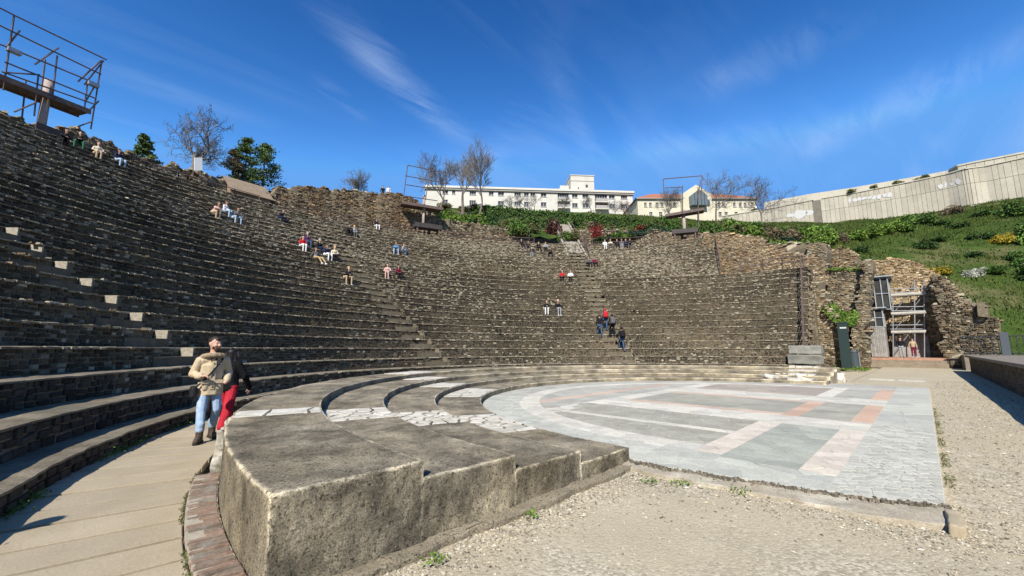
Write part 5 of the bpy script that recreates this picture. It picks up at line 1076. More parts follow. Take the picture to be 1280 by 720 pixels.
# dark timber troughs lying at the feet of the two smaller scaffolds
for u0, v0, u1, v1, lab in ((517, 282, 551, 286, 'dark steel trough lying below the small scaffold'), (840, 291, 872, 289, 'dark steel trough lying below the square framed scaffold'), (38, 160, 74, 172, 'rust brown steel trough at the foot of the large scaffold')):
    a, b = cyl(u0, v0, 37.3), cyl(u1, v1, 37.3); b[2] = a[2] = (a[2]+b[2])/2; d = (b-a)/np.linalg.norm(b-a); nn = np.cross(d, ZZ); zt_ = a[2]-ZT; root = empty('steel_trough', ((a+b)/2)[:2].tolist()+[ZT], label=lab, cat='trough'); hl = np.linalg.norm(b-a)/2
    for k, (dy, dz, hy, hz) in enumerate(((0, .08, .5, .03), (.5, .33, .03, .25), (-.5, .33, .03, .25))): mb = MB(); mb.obox(nn*dy+ZZ*(dz+zt_-.3), d, nn, ZZ, hl, hy, hz); mb.build('bottom' if k == 0 else 'side', M('dark steel', (.04, .033, .03), (.06, .05, .045), rough=.6), root)
    for k in (-.8, .8): mb = MB(); mb.obox(d*hl*k+ZZ*(zt_-.3)/2, d, nn, ZZ, .08, .45, abs(zt_-.3)/2+.06); mb.build('bearer', m_rust, root)

# ================================================================== BUILDINGS
def facade_frame(u0, w0, u1, w1):
    a, b = depth(u0, 300, w0)[:2], depth(u1, 300, w1)[:2]; t = np.array([*(b-a), 0.]); Ln = np.linalg.norm(t); t /= Ln; n = np.array([t[1], -t[0], 0.])
    if n[:2] @ (CAM[:2]-a) < 0: n = -n
    return np.array([*a, 0.]), t, n, Ln
def facade(root, o, t, n, s0, s1, z0, z1, ops, mat, m_win, m_fr, dep=.35, sill=True):
    """wall with real openings; ops = (s0, s1, z0, z1) ; each opening gets a window with frame and panes"""
    S = sorted(set([s0, s1] + [x for q in ops for x in q[:2]])); Z = sorted(set([z0, z1] + [x for q in ops for x in q[2:4]])); mb = MB(); ol = np.array(root.location)
    P = lambda s, z, d=0.: o + t*s + ZZ*z - n*d - ol
    for a, b in zip(S[:-1], S[1:]):
        for c, d in zip(Z[:-1], Z[1:]):
            ms, mz = (a+b)/2, (c+d)/2
            if any(q[0] < ms < q[1] and q[2] < mz < q[3] for q in ops): continue
            mb.add([P(a, c), P(b, c), P(b, d), P(a, d)], [(0, 1, 2, 3)])
    for a, b, c, d in ops:
        for e in (((a, c), (a, d)), ((a, d), (b, d)), ((b, d), (b, c)), ((b, c), (a, c))): mb.add([P(*e[0]), P(*e[1]), P(*e[1], dep), P(*e[0], dep)], [(0, 1, 2, 3)])
    mb.build('wall', mat, root)
    for a, b, c, d in ops:
        wn_ = MB(); f = .09; 
        for lo, hi in (((a, c), (a+f, d)), ((b-f, c), (b, d)), ((a+f, c), (b-f, c+f)), ((a+f, d-f), (b-f, d))): wn_.add([P(lo[0], lo[1], dep*.6), P(hi[0], lo[1], dep*.6), P(hi[0], hi[1], dep*.6), P(lo[0], hi[1], dep*.6)], [(0, 1, 2, 3)])
        nm = max(2, int(round((b-a)/.75)))
        for i in range(1, nm): x = a+(b-a)*i/nm; wn_.add([P(x-f*.6, c+f, dep*.62), P(x+f*.6, c+f, dep*.62), P(x+f*.6, d-f, dep*.62), P(x-f*.6, d-f, dep*.62)], [(0, 1, 2, 3)])
        wo_ = wn_.build('window', m_fr, root)
        pm = MB(); pm.add([P(a, c, dep*.9), P(b, c, dep*.9), P(b, d, dep*.9), P(a, d, dep*.9)], [(0, 1, 2, 3)]); pm.build('pane', m_win, wo_)
        if sill: sm = MB(); sm.obox(P((a+b)/2, c-.06, -.06), t, n, ZZ, (b-a)/2+.12, .1, .05); sm.build('sill', mat, wo_)
m_win = M('window glass', (.05, .055, .06), (.09, .095, .1), sc=.7, rough=.15, bump=0, fine=.1, spec=.5); m_fr = flat('pale window frame', (.42, .42, .40))
m_white = M('white render', (.50, .475, .41), (.56, .535, .47), sc=.25, c3=(.44, .42, .36), sc3=.12, bump=.1, fine=.06, bsc=3); m_grey = M('grey slab edge', (.30, .28, .25), (.35, .33, .3), bump=.1, fine=.1); m_cream = M('cream render', (.50, .455, .335), (.55, .51, .39), sc=.3, bump=.1, fine=.06, bsc=3); m_tile = M('red roof tiles', (.27, .095, .05), (.36, .15, .085), sc=1.2, bump=.5, bsc=5, fine=.3)
def white_building():
    o, t, n, Ln = facade_frame(530, 120, 793, 125); root = empty('white_building', o + t*Ln/2 + ZZ*34, label='long white flat roofed apartment building with rooftop tower beyond the hedge', cat='building'); ol = np.array(root.location)
    def S(u, v): p = onplane(u, v, o, n); return (p-o) @ t, p[2]
    zt = S(660, 236)[1]; zb = 34.; ops = []
    def win(u0, u1, v0, v1): a, z1 = S(u0, v0); b, z0 = S(u1, v1); zz = (z0+z1)/2; h = (z1-z0)/2; ops.append((a, b, zz-h, zz+h))
    r1 = (S(720, 242.2)[1], S(720, 247.2)[1]); r2 = (S(720, 254)[1], S(720, 259.5)[1])
    def wr(u0, u1, r): a = S(u0, 245)[0]; b = S(u1, 245)[0]; ops.append((a, b, r[1], r[0]))
    for u0, u1 in ((553, 560), (565, 569), (587, 595), (611, 617), (622.5, 630), (643, 651), (655, 661), (663, 669), (676, 683), (715, 722), (728, 735.5), (761, 768.5), (776, 784)): wr(u0, u1, r1)
    for u0, u1 in ((553, 560), (587, 595), (622.5, 630), (643, 651), (655, 661), (676, 683), (715, 722), (728, 735.5), (761, 768.5), (776, 784)): wr(u0, u1, r2)
    lg = [(697, 711), (743.5, 759)]
    for u0, u1 in lg: ops.append((S(u0, 245)[0], S(u1, 245)[0], r2[1]-.6, r1[0]+.35))
    facade(root, o, t, n, 0, Ln, zb, zt-1.1, [tuple(q) for q in ops], m_white, m_win, m_fr)
    B = lambda s0, s1, d0, d1, z0, z1, nm, mt: (lambda mb: mb.obox(o+t*(s0+s1)/2-n*(d0+d1)/2+ZZ*(z0+z1)/2-ol, t, n, ZZ, (s1-s0)/2, (d1-d0)/2, (z1-z0)/2).build(nm, mt, root))(MB())
    B(.02, Ln-.02, .5, 14, zb, zt-1.15, 'body', m_white); B(-.3, Ln+.3, -.5, 14.5, zt-1.09, zt-.62, 'cornice', m_grey); B(-.35, Ln+.35, -.75, 14.6, zt-.618, zt, 'roof_edge', m_white)
    for u0, u1 in lg:
        a, b = S(u0, 245)[0], S(u1, 245)[0]
        for zz in (r2[1]-.6, (r1[0]+r2[0])/2-1.3): B(a-.1, b+.1, -1.1, .3, zz, zz+.25, 'balcony_slab', m_white); B(a, b, -1.08, -1.02, zz+.25, zz+1.2, 'balcony_rail', m_grey)
    a, zz = S(715, 216); b, _ = S(744.5, 216); B(a, b, 2, 11, zt+.002, zz-1.6, 'tower', m_white); B(a, b, 1.98, 11.02, zz-1.598, zz, 'tower_top', m_white); B(a-.15, b+.15, 1.8, 11.2, zz+.002, zz+.25, 'tower_coping', m_white); B(a-.05, b+.05, 1.9, 11.1, zz-1.75, zz-1.6, 'tower_band', m_grey)
    w0, wz = S(734, 229); B(w0, w0+.7, 1.9, 2.1, wz-.5, wz+.35, 'tower_window', m_win); w0, wz = S(724, 232); B(w0, w0+.4, 1.9, 2.1, wz-.2, wz+.25, 'tower_window', m_win)
    a, zz = S(702.5, 227); b, _ = S(713.5, 227); B(a, b, 3, 9, zt+.002, zz, 'stair_block', m_white)
    for u in (671, 674, 679, 689, 768): a, _ = S(u, 234); B(a, a+.7, 4, 4.7, zt, zt+.75, 'chimney', m_white)
white_building()
def cream_building():
    o, t, n, Ln = facade_frame(799, 112, 950, 112); root = empty('cream_building', o + t*Ln/2 + ZZ*30, label='cream building with red tiled roof and central gable behind the scaffold', cat='building'); ol = np.array(root.location)
    def S(u, v): p = onplane(u, v, o, n); return (p-o) @ t, p[2]
    ze = S(870, 248.2)[1]; zb = 28.; ops = []; r1 = (S(870, 253.2)[1], S(870, 258.6)[1]); r2 = (S(870, 265)[1], S(870, 270.5)[1])
    for u in (806.6, 812.8, 821, 827.5, 843, 898, 904, 917.5, 925, 931, 940): ops.append((S(u-1.7, 250)[0], S(u+1.7, 250)[0], r1[1], r1[0]))
    for u in (812.8, 825, 899, 906.5, 919, 931): ops.append((S(u-2, 250)[0], S(u+2, 250)[0], r2[1], r2[0]))
    facade(root, o, t, n, 0, Ln, zb, ze, ops, m_cream, m_win, m_fr)
    P = lambda s, z, d=0.: o+t*s+ZZ*z-n*d-ol
    D = 13.; rz = S(820, 243.5)[1]+2.7
    mb = MB(); mb.add([P(0, zb), P(0, ze), P(0, ze, D), P(0, zb, D), P(Ln, zb), P(Ln, ze), P(Ln, ze, D), P(Ln, zb, D)], [(0, 3, 2, 1), (4, 5, 6, 7), (3, 7, 6, 2)]); mb.build('side_wall', m_cream, root)
    e = .6; mb = MB(); mb.add([P(-e, ze, -e), P(Ln+e, ze, -e), P(Ln+e, ze, D+e), P(-e, ze, D+e), P(6, rz, D/2), P(Ln-6, rz, D/2)], [(0, 1, 5, 4), (1, 2, 5), (2, 3, 4, 5), (3, 0, 4), (0, 3, 2, 1)]); mb.build('roof', m_tile, root)
    mb = MB(); mb.obox(P(Ln/2, ze-.12, -.35), t, n, ZZ, Ln/2+.4, .3, .1); mb.build('gutter', m_grey, root)
    a, b = S(850, 250)[0], S(886, 250)[0]; za = S(867.5, 233.5)[1]; zs = S(850, 245)[1]; mb = MB()
    q = [(a, zb), (b, zb), (b, zs), ((a+b)/2, za), (a, zs)]; mb.add([P(s, z, -1.5) for s, z in q]+[P(s, z, 8) for s, z in q], [(0, 1, 2, 3, 4), (9, 8, 7, 6, 5), (1, 6, 7, 2), (0, 4, 9, 5), (2, 7, 8, 3), (3, 8, 9, 4)]); mb.build('gable', m_cream, root)
    a, b = S(858, 250)[0], S(877.5, 250)[0]; za = S(868, 242)[1]; zs = S(858, 249)[1]; z0 = S(868, 261)[1]; mb = MB(); q = [(a, z0), (b, z0), (b, zs), ((a+b)/2, za), (a, zs)]
    mb.add([P(s, z, -3.2) for s, z in q]+[P(s, z, -1.45) for s, z in q], [(0, 1, 2, 3, 4), (1, 6, 7, 2), (0, 4, 9, 5), (2, 7, 8, 3), (3, 8, 9, 4), (0, 5, 6, 1)]); gb = mb.build('glazed_bay', M('slate glass', (.09, .12, .13), (.12, .15, .16), rough=.25, bump=0, fine=.08, spec=.5), root)
    for i in range(1, 5): mb = MB(); s = a+(b-a)*i/5; zz = zs+(za-zs)*(1-abs(i/5-.5)*2); mb.obox(P(s, (z0+zz)/2, -3.24), t, n, ZZ, .06, .03, (zz-z0)/2); mb.build('mullion', m_dark, gb)
    s0, s1 = S(877.6, 250)[0], S(883.5, 250)[0]; mb = MB(); mb.obox(P((s0+s1)/2, (S(880, 252)[1]+S(880, 260)[1])/2, -1.56), t, n, ZZ, (s1-s0)/2, .05, (S(880, 252)[1]-S(880, 260)[1])/2); mb.build('dark_window', m_win, root)
cream_building()
# long concrete museum wall
m_board = M('board marked concrete', (.38, .345, .265), (.44, .40, .315), sc=.35, c3=(.33, .30, .23), sc3=.2, bump=.3, fine=.12, bsc=4, objrand=[(.9, .9, .9), (1, 1, 1), (1.05, 1.05, 1.04)]); m_joint = M('dark joint concrete', (.15, .135, .105), (.19, .17, .135), sc=1, fine=.2); m_pale = M('pale plinth concrete', (.42, .385, .30), (.48, .44, .35), sc=.5, bump=.2, fine=.1)
def museum_wall():
    pl = [(905, 108.5), (960, 103), (1022, 96), (1068, 92.2), (1150, 85), (1195, 81.2), (1220, 78.6), (1245, 77.5), (1280, 75), (1340, 71), (1400, 68)]
    pts = np.array([depth(u, 300, wd)[:2] for u, wd in pl]); seg = np.r_[0, np.cumsum(np.hypot(*np.diff(pts, axis=0).T))]; L_ = seg[-1]; at = lambda s: np.array([np.interp(s, seg, pts[:, 0]), np.interp(s, seg, pts[:, 1]), 0.])
    root = empty('museum_wall', at(L_/2)+ZZ*27, label='long curved board marked concrete wall crowning the green hillside', cat='wall'); ol = np.array(root.location); zt, zm, zb = 36.0, 33.1, 28.9
    sj = seg[2]; pw = .8; s = 0.
    def strip(nm, s0, s1, z0, z1, d0, d1, mat):
        a, b = at(s0), at(s1); t = (b-a)/np.linalg.norm(b-a); n = np.array([t[1], -t[0], 0.]); n = n if n[0] < 0 else -n
        mb = MB(); mb.obox((a+b)/2+n*(d0+d1)/2+ZZ*(z0+z1)/2-ol, t, n, ZZ, np.linalg.norm(b-a)/2, abs(d1-d0)/2, (z1-z0)/2); return mb.build(nm, mat, root)
    while s < L_-.1:
        e = min(L_, s+pw*random.uniform(.75, 1.25))
        if not (sj-.3 < (s+e)/2 < sj+1.6):
            d = random.uniform(0, .05); strip('panel', s+.02, e-.02, zm+.03, zt, -.6, .12+d, m_board); strip('panel', s+.02, e-.02, zb, zm-.03, -.6, .12+d+random.uniform(-.02, .02), m_board)
        s = e
    for a, b in zip(seg[:-1], seg[1:]): strip('backing', a, b, zb-1.5, zt-.1, -1.2, 0, m_joint); strip('plinth', a, b, zb-3.2, zb-.1, -.9, .05, m_pale)
    strip('joint', sj+.1, sj+1.3, zb-.5, zt-.3, -.7, -.1, m_joint)
    for a, b in list(zip(seg[:-1], seg[1:])): strip('coping', a if a != sj else sj+1.6, b, zt+.003, zt+.2, -.8, .3, m_pale)
    # set back upper parapet and drum
    up_ = [depth(u, 300, wd+15)[:2] for u, wd in pl[1:7]]
    for xa, xb in zip(up_[:-1], up_[1:]):
        a = np.array([*xa, 0.]); b = np.array([*xb, 0.]); t = (b-a)/np.linalg.norm(b-a); n = np.array([t[1], -t[0], 0.]); mb = MB(); mb.obox((a+b)/2+ZZ*39.5-ol, t, n, ZZ, np.linalg.norm(b-a)/2+.1, .4, 3.7); mb.build('upper_parapet', m_pale, root)
    dp = [depth(u, 300, wd)[:2] for u, wd in ((1196.5, 103), (1197.5, 98), (1202, 95), (1212, 93), (1235, 91), (1260, 89.2), (1290, 87), (1330, 84.5), (1380, 82))]
    for (xa, xb) in zip(dp[:-1], dp[1:]):
        a = np.array([*xa, 0.]); b = np.array([*xb, 0.]); t = (b-a)/np.linalg.norm(b-a); n = np.array([t[1], -t[0], 0.]); n = n if n[0] < 0 else -n; k = max(1, int(np.linalg.norm(b-a)/1.2))
        for i in range(k):
            c = a+(b-a)*(i+.5)/k; hl = np.linalg.norm(b-a)/k/2; mb = MB(); mb.obox(c-n*.6+ZZ*39.4-ol, t, n, ZZ, hl-.03, .6, 3.6); mb.build('drum_panel', m_board, root)
            mb = MB(); mb.obox(c-n*.8+ZZ*43.2-ol, t, n, ZZ, hl+.02, .95, .18); mb.build('drum_coping', m_pale, root)
    # lime wash stains and scribbles
    for u, v, a, b in [(1000, 268, 1.6, 1.2), (1012, 266, .9, .8), (987, 270, 1.0, .6)] + [(1062+i*6.2, 251-i*.9+random.uniform(-1, 1), random.uniform(.3, .8), random.uniform(.3, .9)) for i in range(9)] + [(1176, 233, .5, .8), (1182, 231, .25, .9), (1190, 230, .4, .35), (1198, 227, .5, .7)]:
        k = int(np.argmin([abs(u-q[0]) for q in pl])); d0 = ray(u, v); best = min(np.linspace(0, L_, 900), key=lambda s_: abs((at(s_)[0]-CAM[0])*d0[1]-(at(s_)[1]-CAM[1])*d0[0])); a0 = at(best); z = CAM[2]+d0[2]*np.hypot(*(a0[:2]-CAM[:2]))/np.hypot(*d0[:2])
        aa, bb = at(max(0, best-.4)), at(min(L_, best+.4)); t = (bb-aa)/np.linalg.norm(bb-aa); n = np.array([t[1], -t[0], 0.]); n = n if n[0] < 0 else -n
        m_ = 9; mb = MB(); ring = [a0+n*.2+ZZ*z+t*a*math.cos(x)*random.uniform(.5, 1.1)+ZZ*b*math.sin(x)*random.uniform(.5, 1.1)-ol for x in np.linspace(0, 6.28, m_, endpoint=False)]; mb.add(ring, [tuple(range(m_))]); mb.build('white_paint', flat('white paint mark', (.5, .49, .46)), root)
    return pl
museum_wall()
for u, wd, s in ((1070, 91, .9), (1100, 88.5, .8), (1132, 86, .9), (1165, 84, 1.2), (945, 104, .8)):
    p = depth(u, 300, wd); shrub((p[0]+1.2, p[1], 36.1), s*1.3, G4, 'scraggy little shrub growing on top of the concrete wall', 'shrubs on the concrete wall', q=SHS)

# ================================================================== PEOPLE
def capsule(a, b, ra, rb, flat_=1., side=None, cap=1., n=10, k=4):
    a = np.asarray(a, float); b = np.asarray(b, float); d = b-a; l = np.linalg.norm(d); d = d/l if l > 1e-6 else np.array([0, 0, 1.])
    s = np.array([0, 1., 0]) if side is None else np.asarray(side, float); x = s-d*(s@d); x = x/np.linalg.norm(x) if np.linalg.norm(x) > 1e-3 else np.array([1., 0, 0]); y = np.cross(d, x); rings = []
    for i in range(k): t = -math.pi/2*(1-i/k); rings.append((a+d*ra*math.sin(t)*cap, ra*math.cos(t)))
    for i in range(k+1): t = math.pi/2*i/k; rings.append((b+d*rb*math.sin(t)*cap, max(.0005, rb*math.cos(t))))
    V = []
    for c, r in rings:
        r = max(r, .0005)
        for j in range(n): an = 2*math.pi*j/n; V.append(c+x*r*math.cos(an)+y*r*flat_*math.sin(an))
    Fs = [(i*n+j, i*n+(j+1) % n, (i+1)*n+(j+1) % n, (i+1)*n+j) for i in range(len(rings)-1) for j in range(n)] + [tuple(range(n-1, -1, -1)), tuple(range((len(rings)-1)*n, len(rings)*n))]
    return V, Fs
def body_mesh(name, prims, voxel, smooth=2):
    """prims: (slot, a, b, ra, rb, flat, side). One continuous skin by voxel remesh, slots by nearest primitive"""
    mb = MB()
    for p in prims: mb.add(*capsule(p[1], p[2], p[3], p[4], p[5] if len(p) > 5 else 1., p[6] if len(p) > 6 else None, p[7] if len(p) > 7 else 1.))
    me = mb.mesh('tmp'); o = link('tmp', me); md = o.modifiers.new('r', 'REMESH'); md.mode = 'VOXEL'; md.voxel_size = voxel; md.use_smooth_shade = True
    if smooth: sm = o.modifiers.new('s', 'SMOOTH'); sm.factor = .5; sm.iterations = smooth
    dg = bpy.context.evaluated_depsgraph_get(); out = bpy.data.meshes.new_from_object(o.evaluated_get(dg)); out.name = name
    bpy.data.objects.remove(o); bpy.data.meshes.remove(me)
    n = len(out.polygons); c = np.empty(n*3, np.float32); out.polygons.foreach_get('center', c); c = c.reshape(-1, 3); best = np.full(n, 1e9); sl_ = np.zeros(n, np.int32)
    for p in prims:
        a = np.asarray(p[1], float); b = np.asarray(p[2], float); d = b-a; L2 = max(d@d, 1e-9); t = np.clip(((c-a)@d)/L2, 0, 1); q = a+d*t[:, None]; e = c-q
        fl = p[5] if len(p) > 5 else 1.
        if fl != 1.:
            s = np.array([0, 1., 0]) if len(p) < 7 or p[6] is None else np.asarray(p[6], float); dd = d/math.sqrt(L2); x = s-dd*(s@dd)
            if np.linalg.norm(x) > 1e-3: x /= np.linalg.norm(x); y = np.cross(dd, x); ey = e@y; e = e + y*(ey/fl-ey)[:, None]
        dist = np.linalg.norm(e, axis=1)-(p[3]+(p[4]-p[3])*t)
        if len(p) > 7 and p[7] < .5: tr_ = ((c-a)@d)/L2; dist = np.where((tr_ < -.07) | (tr_ > 1.07), 1e3, dist)
        k = dist < best; best[k] = dist[k]; sl_[k] = p[0]
    for i in range(7): out.materials.append(None)
    out.polygons.foreach_set('material_index', sl_); out.polygons.foreach_set('use_smooth', np.ones(n, bool)); out.update(); return out
# slots: 0 top, 1 trousers, 2 skin, 3 hair, 4 shoes
def fig_head(c, f=(1, 0, 0), hair=True, long_=False):
    c = np.asarray(c, float); f = np.asarray(f, float); p = [(2, c+[0, 0, -.16], c+[0, 0, -.06], .055, .055), (2, c+f*.01+[0, 0, -.055], c+[0, 0, .025], .076, .08), (2, c+f*.085+[0, 0, -.03], c+f*.09+[0, 0, -.01], .022, .016), (3, c-f*.025+[0, 0, .055], c-f*.035+[0, 0, .055], .105, .105)]
    s = np.cross([0, 0, 1.], f); p += [(2, c+s*g*.085-[0, 0, .02], c+s*g*.088+[0, 0, .005], .02, .02) for g in (-1, 1)]
    if long_: p += [(3, c-f*.06, c-f*.09-[0, 0, .24], .08, .06)]
    return p
def seated(lean=0., arms='lap', legs='down', long_=False, spread=.1):
    sh = np.array([lean*.42, 0, .50-.1*abs(lean)]); p = [(1, (-.02, -.08, .11), (-.02, .08, .11), .125, .125), (0, (-.02, 0, .2), sh-[0, 0, .12], .15, .165, .72), (0, sh+[0, -.13, -.04], sh+[0, .13, -.04], .085, .085)]
    for g in (-1, 1):
        kn = np.array([.44, g*(spread+.05), .1]) if legs == 'down' else np.array([.50, g*(spread+.04), .02]); ft = np.array([.42 if legs == 'down' else .86, g*(spread+.05), -.44 if legs == 'down' else -.42])
        p += [(1, (0, g*.09, .1), kn, .095, .07), (1, kn, ft+[0, 0, .06], .068, .05), (4, ft+[0, 0, -.03], ft+[.16, 0, -.045], .052, .042)]
        s0 = sh+[0, g*.19, -.05]
        if arms == 'lap': el = np.array([.1+lean*.2, g*.26, .25]); hd = np.array([.32, g*.06, .2])
        elif arms == 'knee': el = np.array([.3+lean*.2, g*.22, .28]); hd = np.array([.48, g*.08, .26])
        else: el = np.array([-.16, g*.27, .26]); hd = np.array([-.24, g*.29, .06])
        p += [(0, s0, el, .062, .05), (0, el, hd, .05, .038), (2, hd, hd+(hd-el)/np.linalg.norm(hd-el)*.09, .036, .026, .7)]
    hc = sh+[.03+lean*.12, 0, .25]; return p+fig_head(hc, long_=long_)
def standing(step=.0, arms=0., long_=False, coat=0., h=1.0, climb=0.):
    p = [(1, (0, -.07, .93), (0, .07, .93), .12, .12), (0, (0, 0, 1.0), (.02, 0, 1.32), .148, .165, .72), (0, (.02, -.13, 1.41), (.02, .13, 1.41), .08, .08)]
    if coat: p.append((0, (0, 0, 1.0), (0, 0, .95-coat), .16, .17, .8))
    for g in (-1, 1):
        fx = step*g; kn = np.array([fx*.55+.03+(climb*.2 if g > 0 else 0), g*.1, .5+(climb*.24 if g > 0 else 0)]); ft = np.array([fx-.02+(climb*.2 if g > 0 else 0), g*.11, .09+(climb*.26 if g > 0 else 0)])
        p += [(1, (0, g*.085, .92), kn, .1, .068), (1, kn, ft, .066, .05), (4, ft+[-.02, 0, -.04], ft+[.16, 0, -.05], .055, .042)]
        el = np.array([-.04-arms*g*.5, g*.27, 1.14]); hd = np.array([.1+arms*.2-arms*g, g*.25, .92]); p += [(0, (.02, g*.19, 1.4), el, .062, .05), (0, el, hd, .05, .038), (2, hd, hd+[.02, 0, -.1], .036, .024, .7)]
    return p+fig_head((.04, 0, 1.63), long_=long_)
T = {'a': body_mesh('person', seated(.1, 'lap'), .024), 'b': body_mesh('person', seated(.55, 'knee', spread=.14), .024), 'c': body_mesh('person', seated(-.25, 'back', 'out'), .024), 'd': body_mesh('person', seated(.15, 'lap', long_=True, spread=.05), .024),
     'e': body_mesh('person', seated(.75, 'knee', long_=True, spread=.06), .024), 's': body_mesh('person', standing(.05), .024), 'l': body_mesh('person', standing(.04, long_=True), .024), 'w': body_mesh('person', standing(.16, .12, climb=1.), .024)}
CL = dict(black=(.012, .012, .014), grey=(.10, .10, .105), lgrey=(.27, .28, .29), white=(.66, .65, .62), cream=(.55, .48, .34), red=(.42, .02, .025), maroon=(.13, .015, .035), navy=(.015, .02, .05), jeans=(.05, .085, .15), ljeans=(.30, .40, .50), blue=(.07, .22, .42), beige=(.40, .30, .19), pink=(.52, .33, .28), green=(.03, .13, .07), purple=(.07, .03, .09), tan=(.36, .26, .14), brown=(.07, .045, .03), blond=(.38, .27, .13), dark=(.02, .015, .012), grizzle=(.32, .30, .28))
def cmat(k): return flat('cloth '+k, CL[k], .85, spec=.15)
SK = [flat('skin light', (.50, .31, .225), .55), flat('skin tan', (.38, .22, .15), .55)]
def person(tpl, loc, ang, top, legs, hair, label, shoes='black', group=None, sc=1., skin=0):
    o = link('person', T[tpl]); o.location = loc; o.rotation_euler = (0, 0, ang); o.scale = (sc,)*3
    for i, m in enumerate((cmat(top), cmat(legs), SK[skin], cmat(hair), cmat(shoes))): o.material_slots[i].link = 'OBJECT'; o.material_slots[i].material = m
    return tag(o, label, 'person', group)
def seat_at(u, v):
    """seat row under a seated person's hips seen at pixel u, v -> location, facing angle"""
    best = None
    for i, (r, z, _) in enumerate(ROWS):
        p = cyl(u, v, r+.28); e = abs(p[2]-(z+.12))
        if best is None or e < best[0]: best = (e, i, p)
    _, i, p = best; a = phi_of(p); q = pol(ROWS[i][0]+.22, a, ROWS[i][1]); return q, R(a+180), i
def sit(u, v, tpl, top, legs, hair, label, shoes='black', skin=0, turn=0.):
    q, an, i = seat_at(u, v); q = q + np.array([0, 0, .015]); return person(tpl, q, an+turn, top, legs, hair, label, shoes, skin=skin)
PEOPLE = [
 (76, 176, 'e', 'black', 'black', 'dark', 'person in black crouching on the top row under the large scaffold', 'black'), (99, 180, 'b', 'black', 'green', 'dark', 'person in black top and green trousers below the broken wall', 'black'),
 (121, 190, 'd', 'cream', 'beige', 'brown', 'person in pale pink coat seated on an upper row', 'white'), (146, 200, 'a', 'navy', 'ljeans', 'brown', 'person in navy top and pale jeans at the end of upper row', 'white'),
 (267, 264, 'e', 'pink', 'beige', 'brown', 'person in pink bending forward beside a person in white', 'white'), (280, 265, 'd', 'white', 'ljeans', 'brown', 'person in white top and pale jeans between two others', 'white'), (293, 270, 'b', 'grey', 'ljeans', 'dark', 'person in dark grey top and pale jeans leaning forward', 'white'),
 (349, 274, 'b', 'black', 'navy', 'dark', 'lone person in black and navy high under the brown shelter', 'black'),
 (377, 308, 'd', 'red', 'white', 'dark', 'person in red jacket and white trousers in the largest group', 'black'), (383, 302, 'a', 'purple', 'jeans', 'grizzle', 'person with pale cap and purple jacket behind the red jacket', 'black'), (398, 310, 'a', 'black', 'navy', 'grizzle', 'person in black top with pale cap in the largest group', 'black'),
 (395, 322, 'c', 'grey', 'tan', 'brown', 'person in grey hoodie with tan trousers stretched out', 'white'), (407, 319, 'a', 'navy', 'white', 'brown', 'person in dark top and white trousers in the largest group', 'white'), (417, 321, 'd', 'cream', 'black', 'blond', 'fair haired person in cream top and black trousers', 'white'), (432, 346, 'b', 'black', 'beige', 'blond', 'lone fair haired person in black top and beige trousers', 'white'),
 (434, 290, 'b', 'black', 'black', 'dark', 'person all in black next to one in a pale grey coat', 'black'), (442, 290, 'd', 'lgrey', 'grey', 'blond', 'person in pale grey coat under the ruined wall', 'black'), (470, 283, 'a', 'black', 'white', 'dark', 'lone person in black top and white trousers below iron rail', 'black'),
 (494, 314, 'b', 'blue', 'ljeans', 'brown', 'person in bright blue jacket leaning forward', 'white'), (503, 314, 'd', 'lgrey', 'jeans', 'brown', 'person in grey top and jeans beside the blue jacket', 'white'), (484, 340, 'd', 'pink', 'pink', 'dark', 'person in pink clothes beside the one in red checked jacket', 'white'), (497, 342, 'a', 'maroon', 'black', 'dark', 'person in dark red jacket and black trousers on the middle rows', 'white'),
 (652, 307, 'c', 'black', 'black', 'dark', 'person in black leaning back near the concrete stairs', 'black'), (660, 311, 'b', 'black', 'grey', 'brown', 'person in black top hunched beside one leaning back', 'black'), (666, 315, 'e', 'black', 'lgrey', 'dark', 'person in black top and grey trousers hunched on a lower row', 'black'), (673, 310, 'a', 'black', 'black', 'dark', 'upright person in black in middle of the row by concrete stairs', 'black'), (682, 312, 'd', 'lgrey', 'black', 'dark', 'person in pale grey top next to the concrete stairs', 'black'), (688, 318, 'b', 'black', 'black', 'dark', 'dark clothed person hunched at foot of the concrete stairs', 'grey'),
 (703, 347, 'd', 'red', 'black', 'dark', 'person in red top beside one in a white top', 'white'), (713, 347, 'd', 'white', 'black', 'dark', 'person in white top and black trousers by the stairs', 'black'),
 (735, 328, 'a', 'grey', 'black', 'brown', 'person in grey jacket beside one in magenta', 'black'), (743, 328, 'a', 'maroon', 'black', 'brown', 'person in magenta jacket close beside the stair', 'black'),
 (682, 388, 'e', 'black', 'white', 'brown', 'person in black jacket and white trousers on a low row', 'black'), (697, 388, 'd', 'black', 'lgrey', 'pink', 'person in black top and patterned trousers on a low row', 'white'),
 (756, 307, 'd', 'white', 'white', 'dark', 'person all in white in the row of friends near the top', 'white'), (763, 307, 'b', 'cream', 'grey', 'dark', 'person in cream top leaning forward in the top row of friends', 'black'), (771, 306, 'a', 'black', 'black', 'dark', 'person in black in the top row of friends', 'black'), (777, 306, 'd', 'grey', 'lgrey', 'brown', 'person in grey in the top row of friends', 'black'), (782, 306, 'a', 'navy', 'black', 'dark', 'person in navy in the top row of friends', 'black'), (788, 306, 'b', 'black', 'grey', 'dark', 'person in black top and grey trousers ending the row of friends', 'black')]
for q in PEOPLE: sit(*q[:7], shoes=q[7], skin=random.randrange(2), turn=random.gauss(0, .22))
q = pol(ROWS[2][0]+.2, 173.5, ROWS[2][1]+.015); person('a', (-2.15, 4.95, ROWS[2][1]+.015), R(-10), 'navy', 'jeans', 'dark', 'person seated on the third row whose shadow falls on the path')
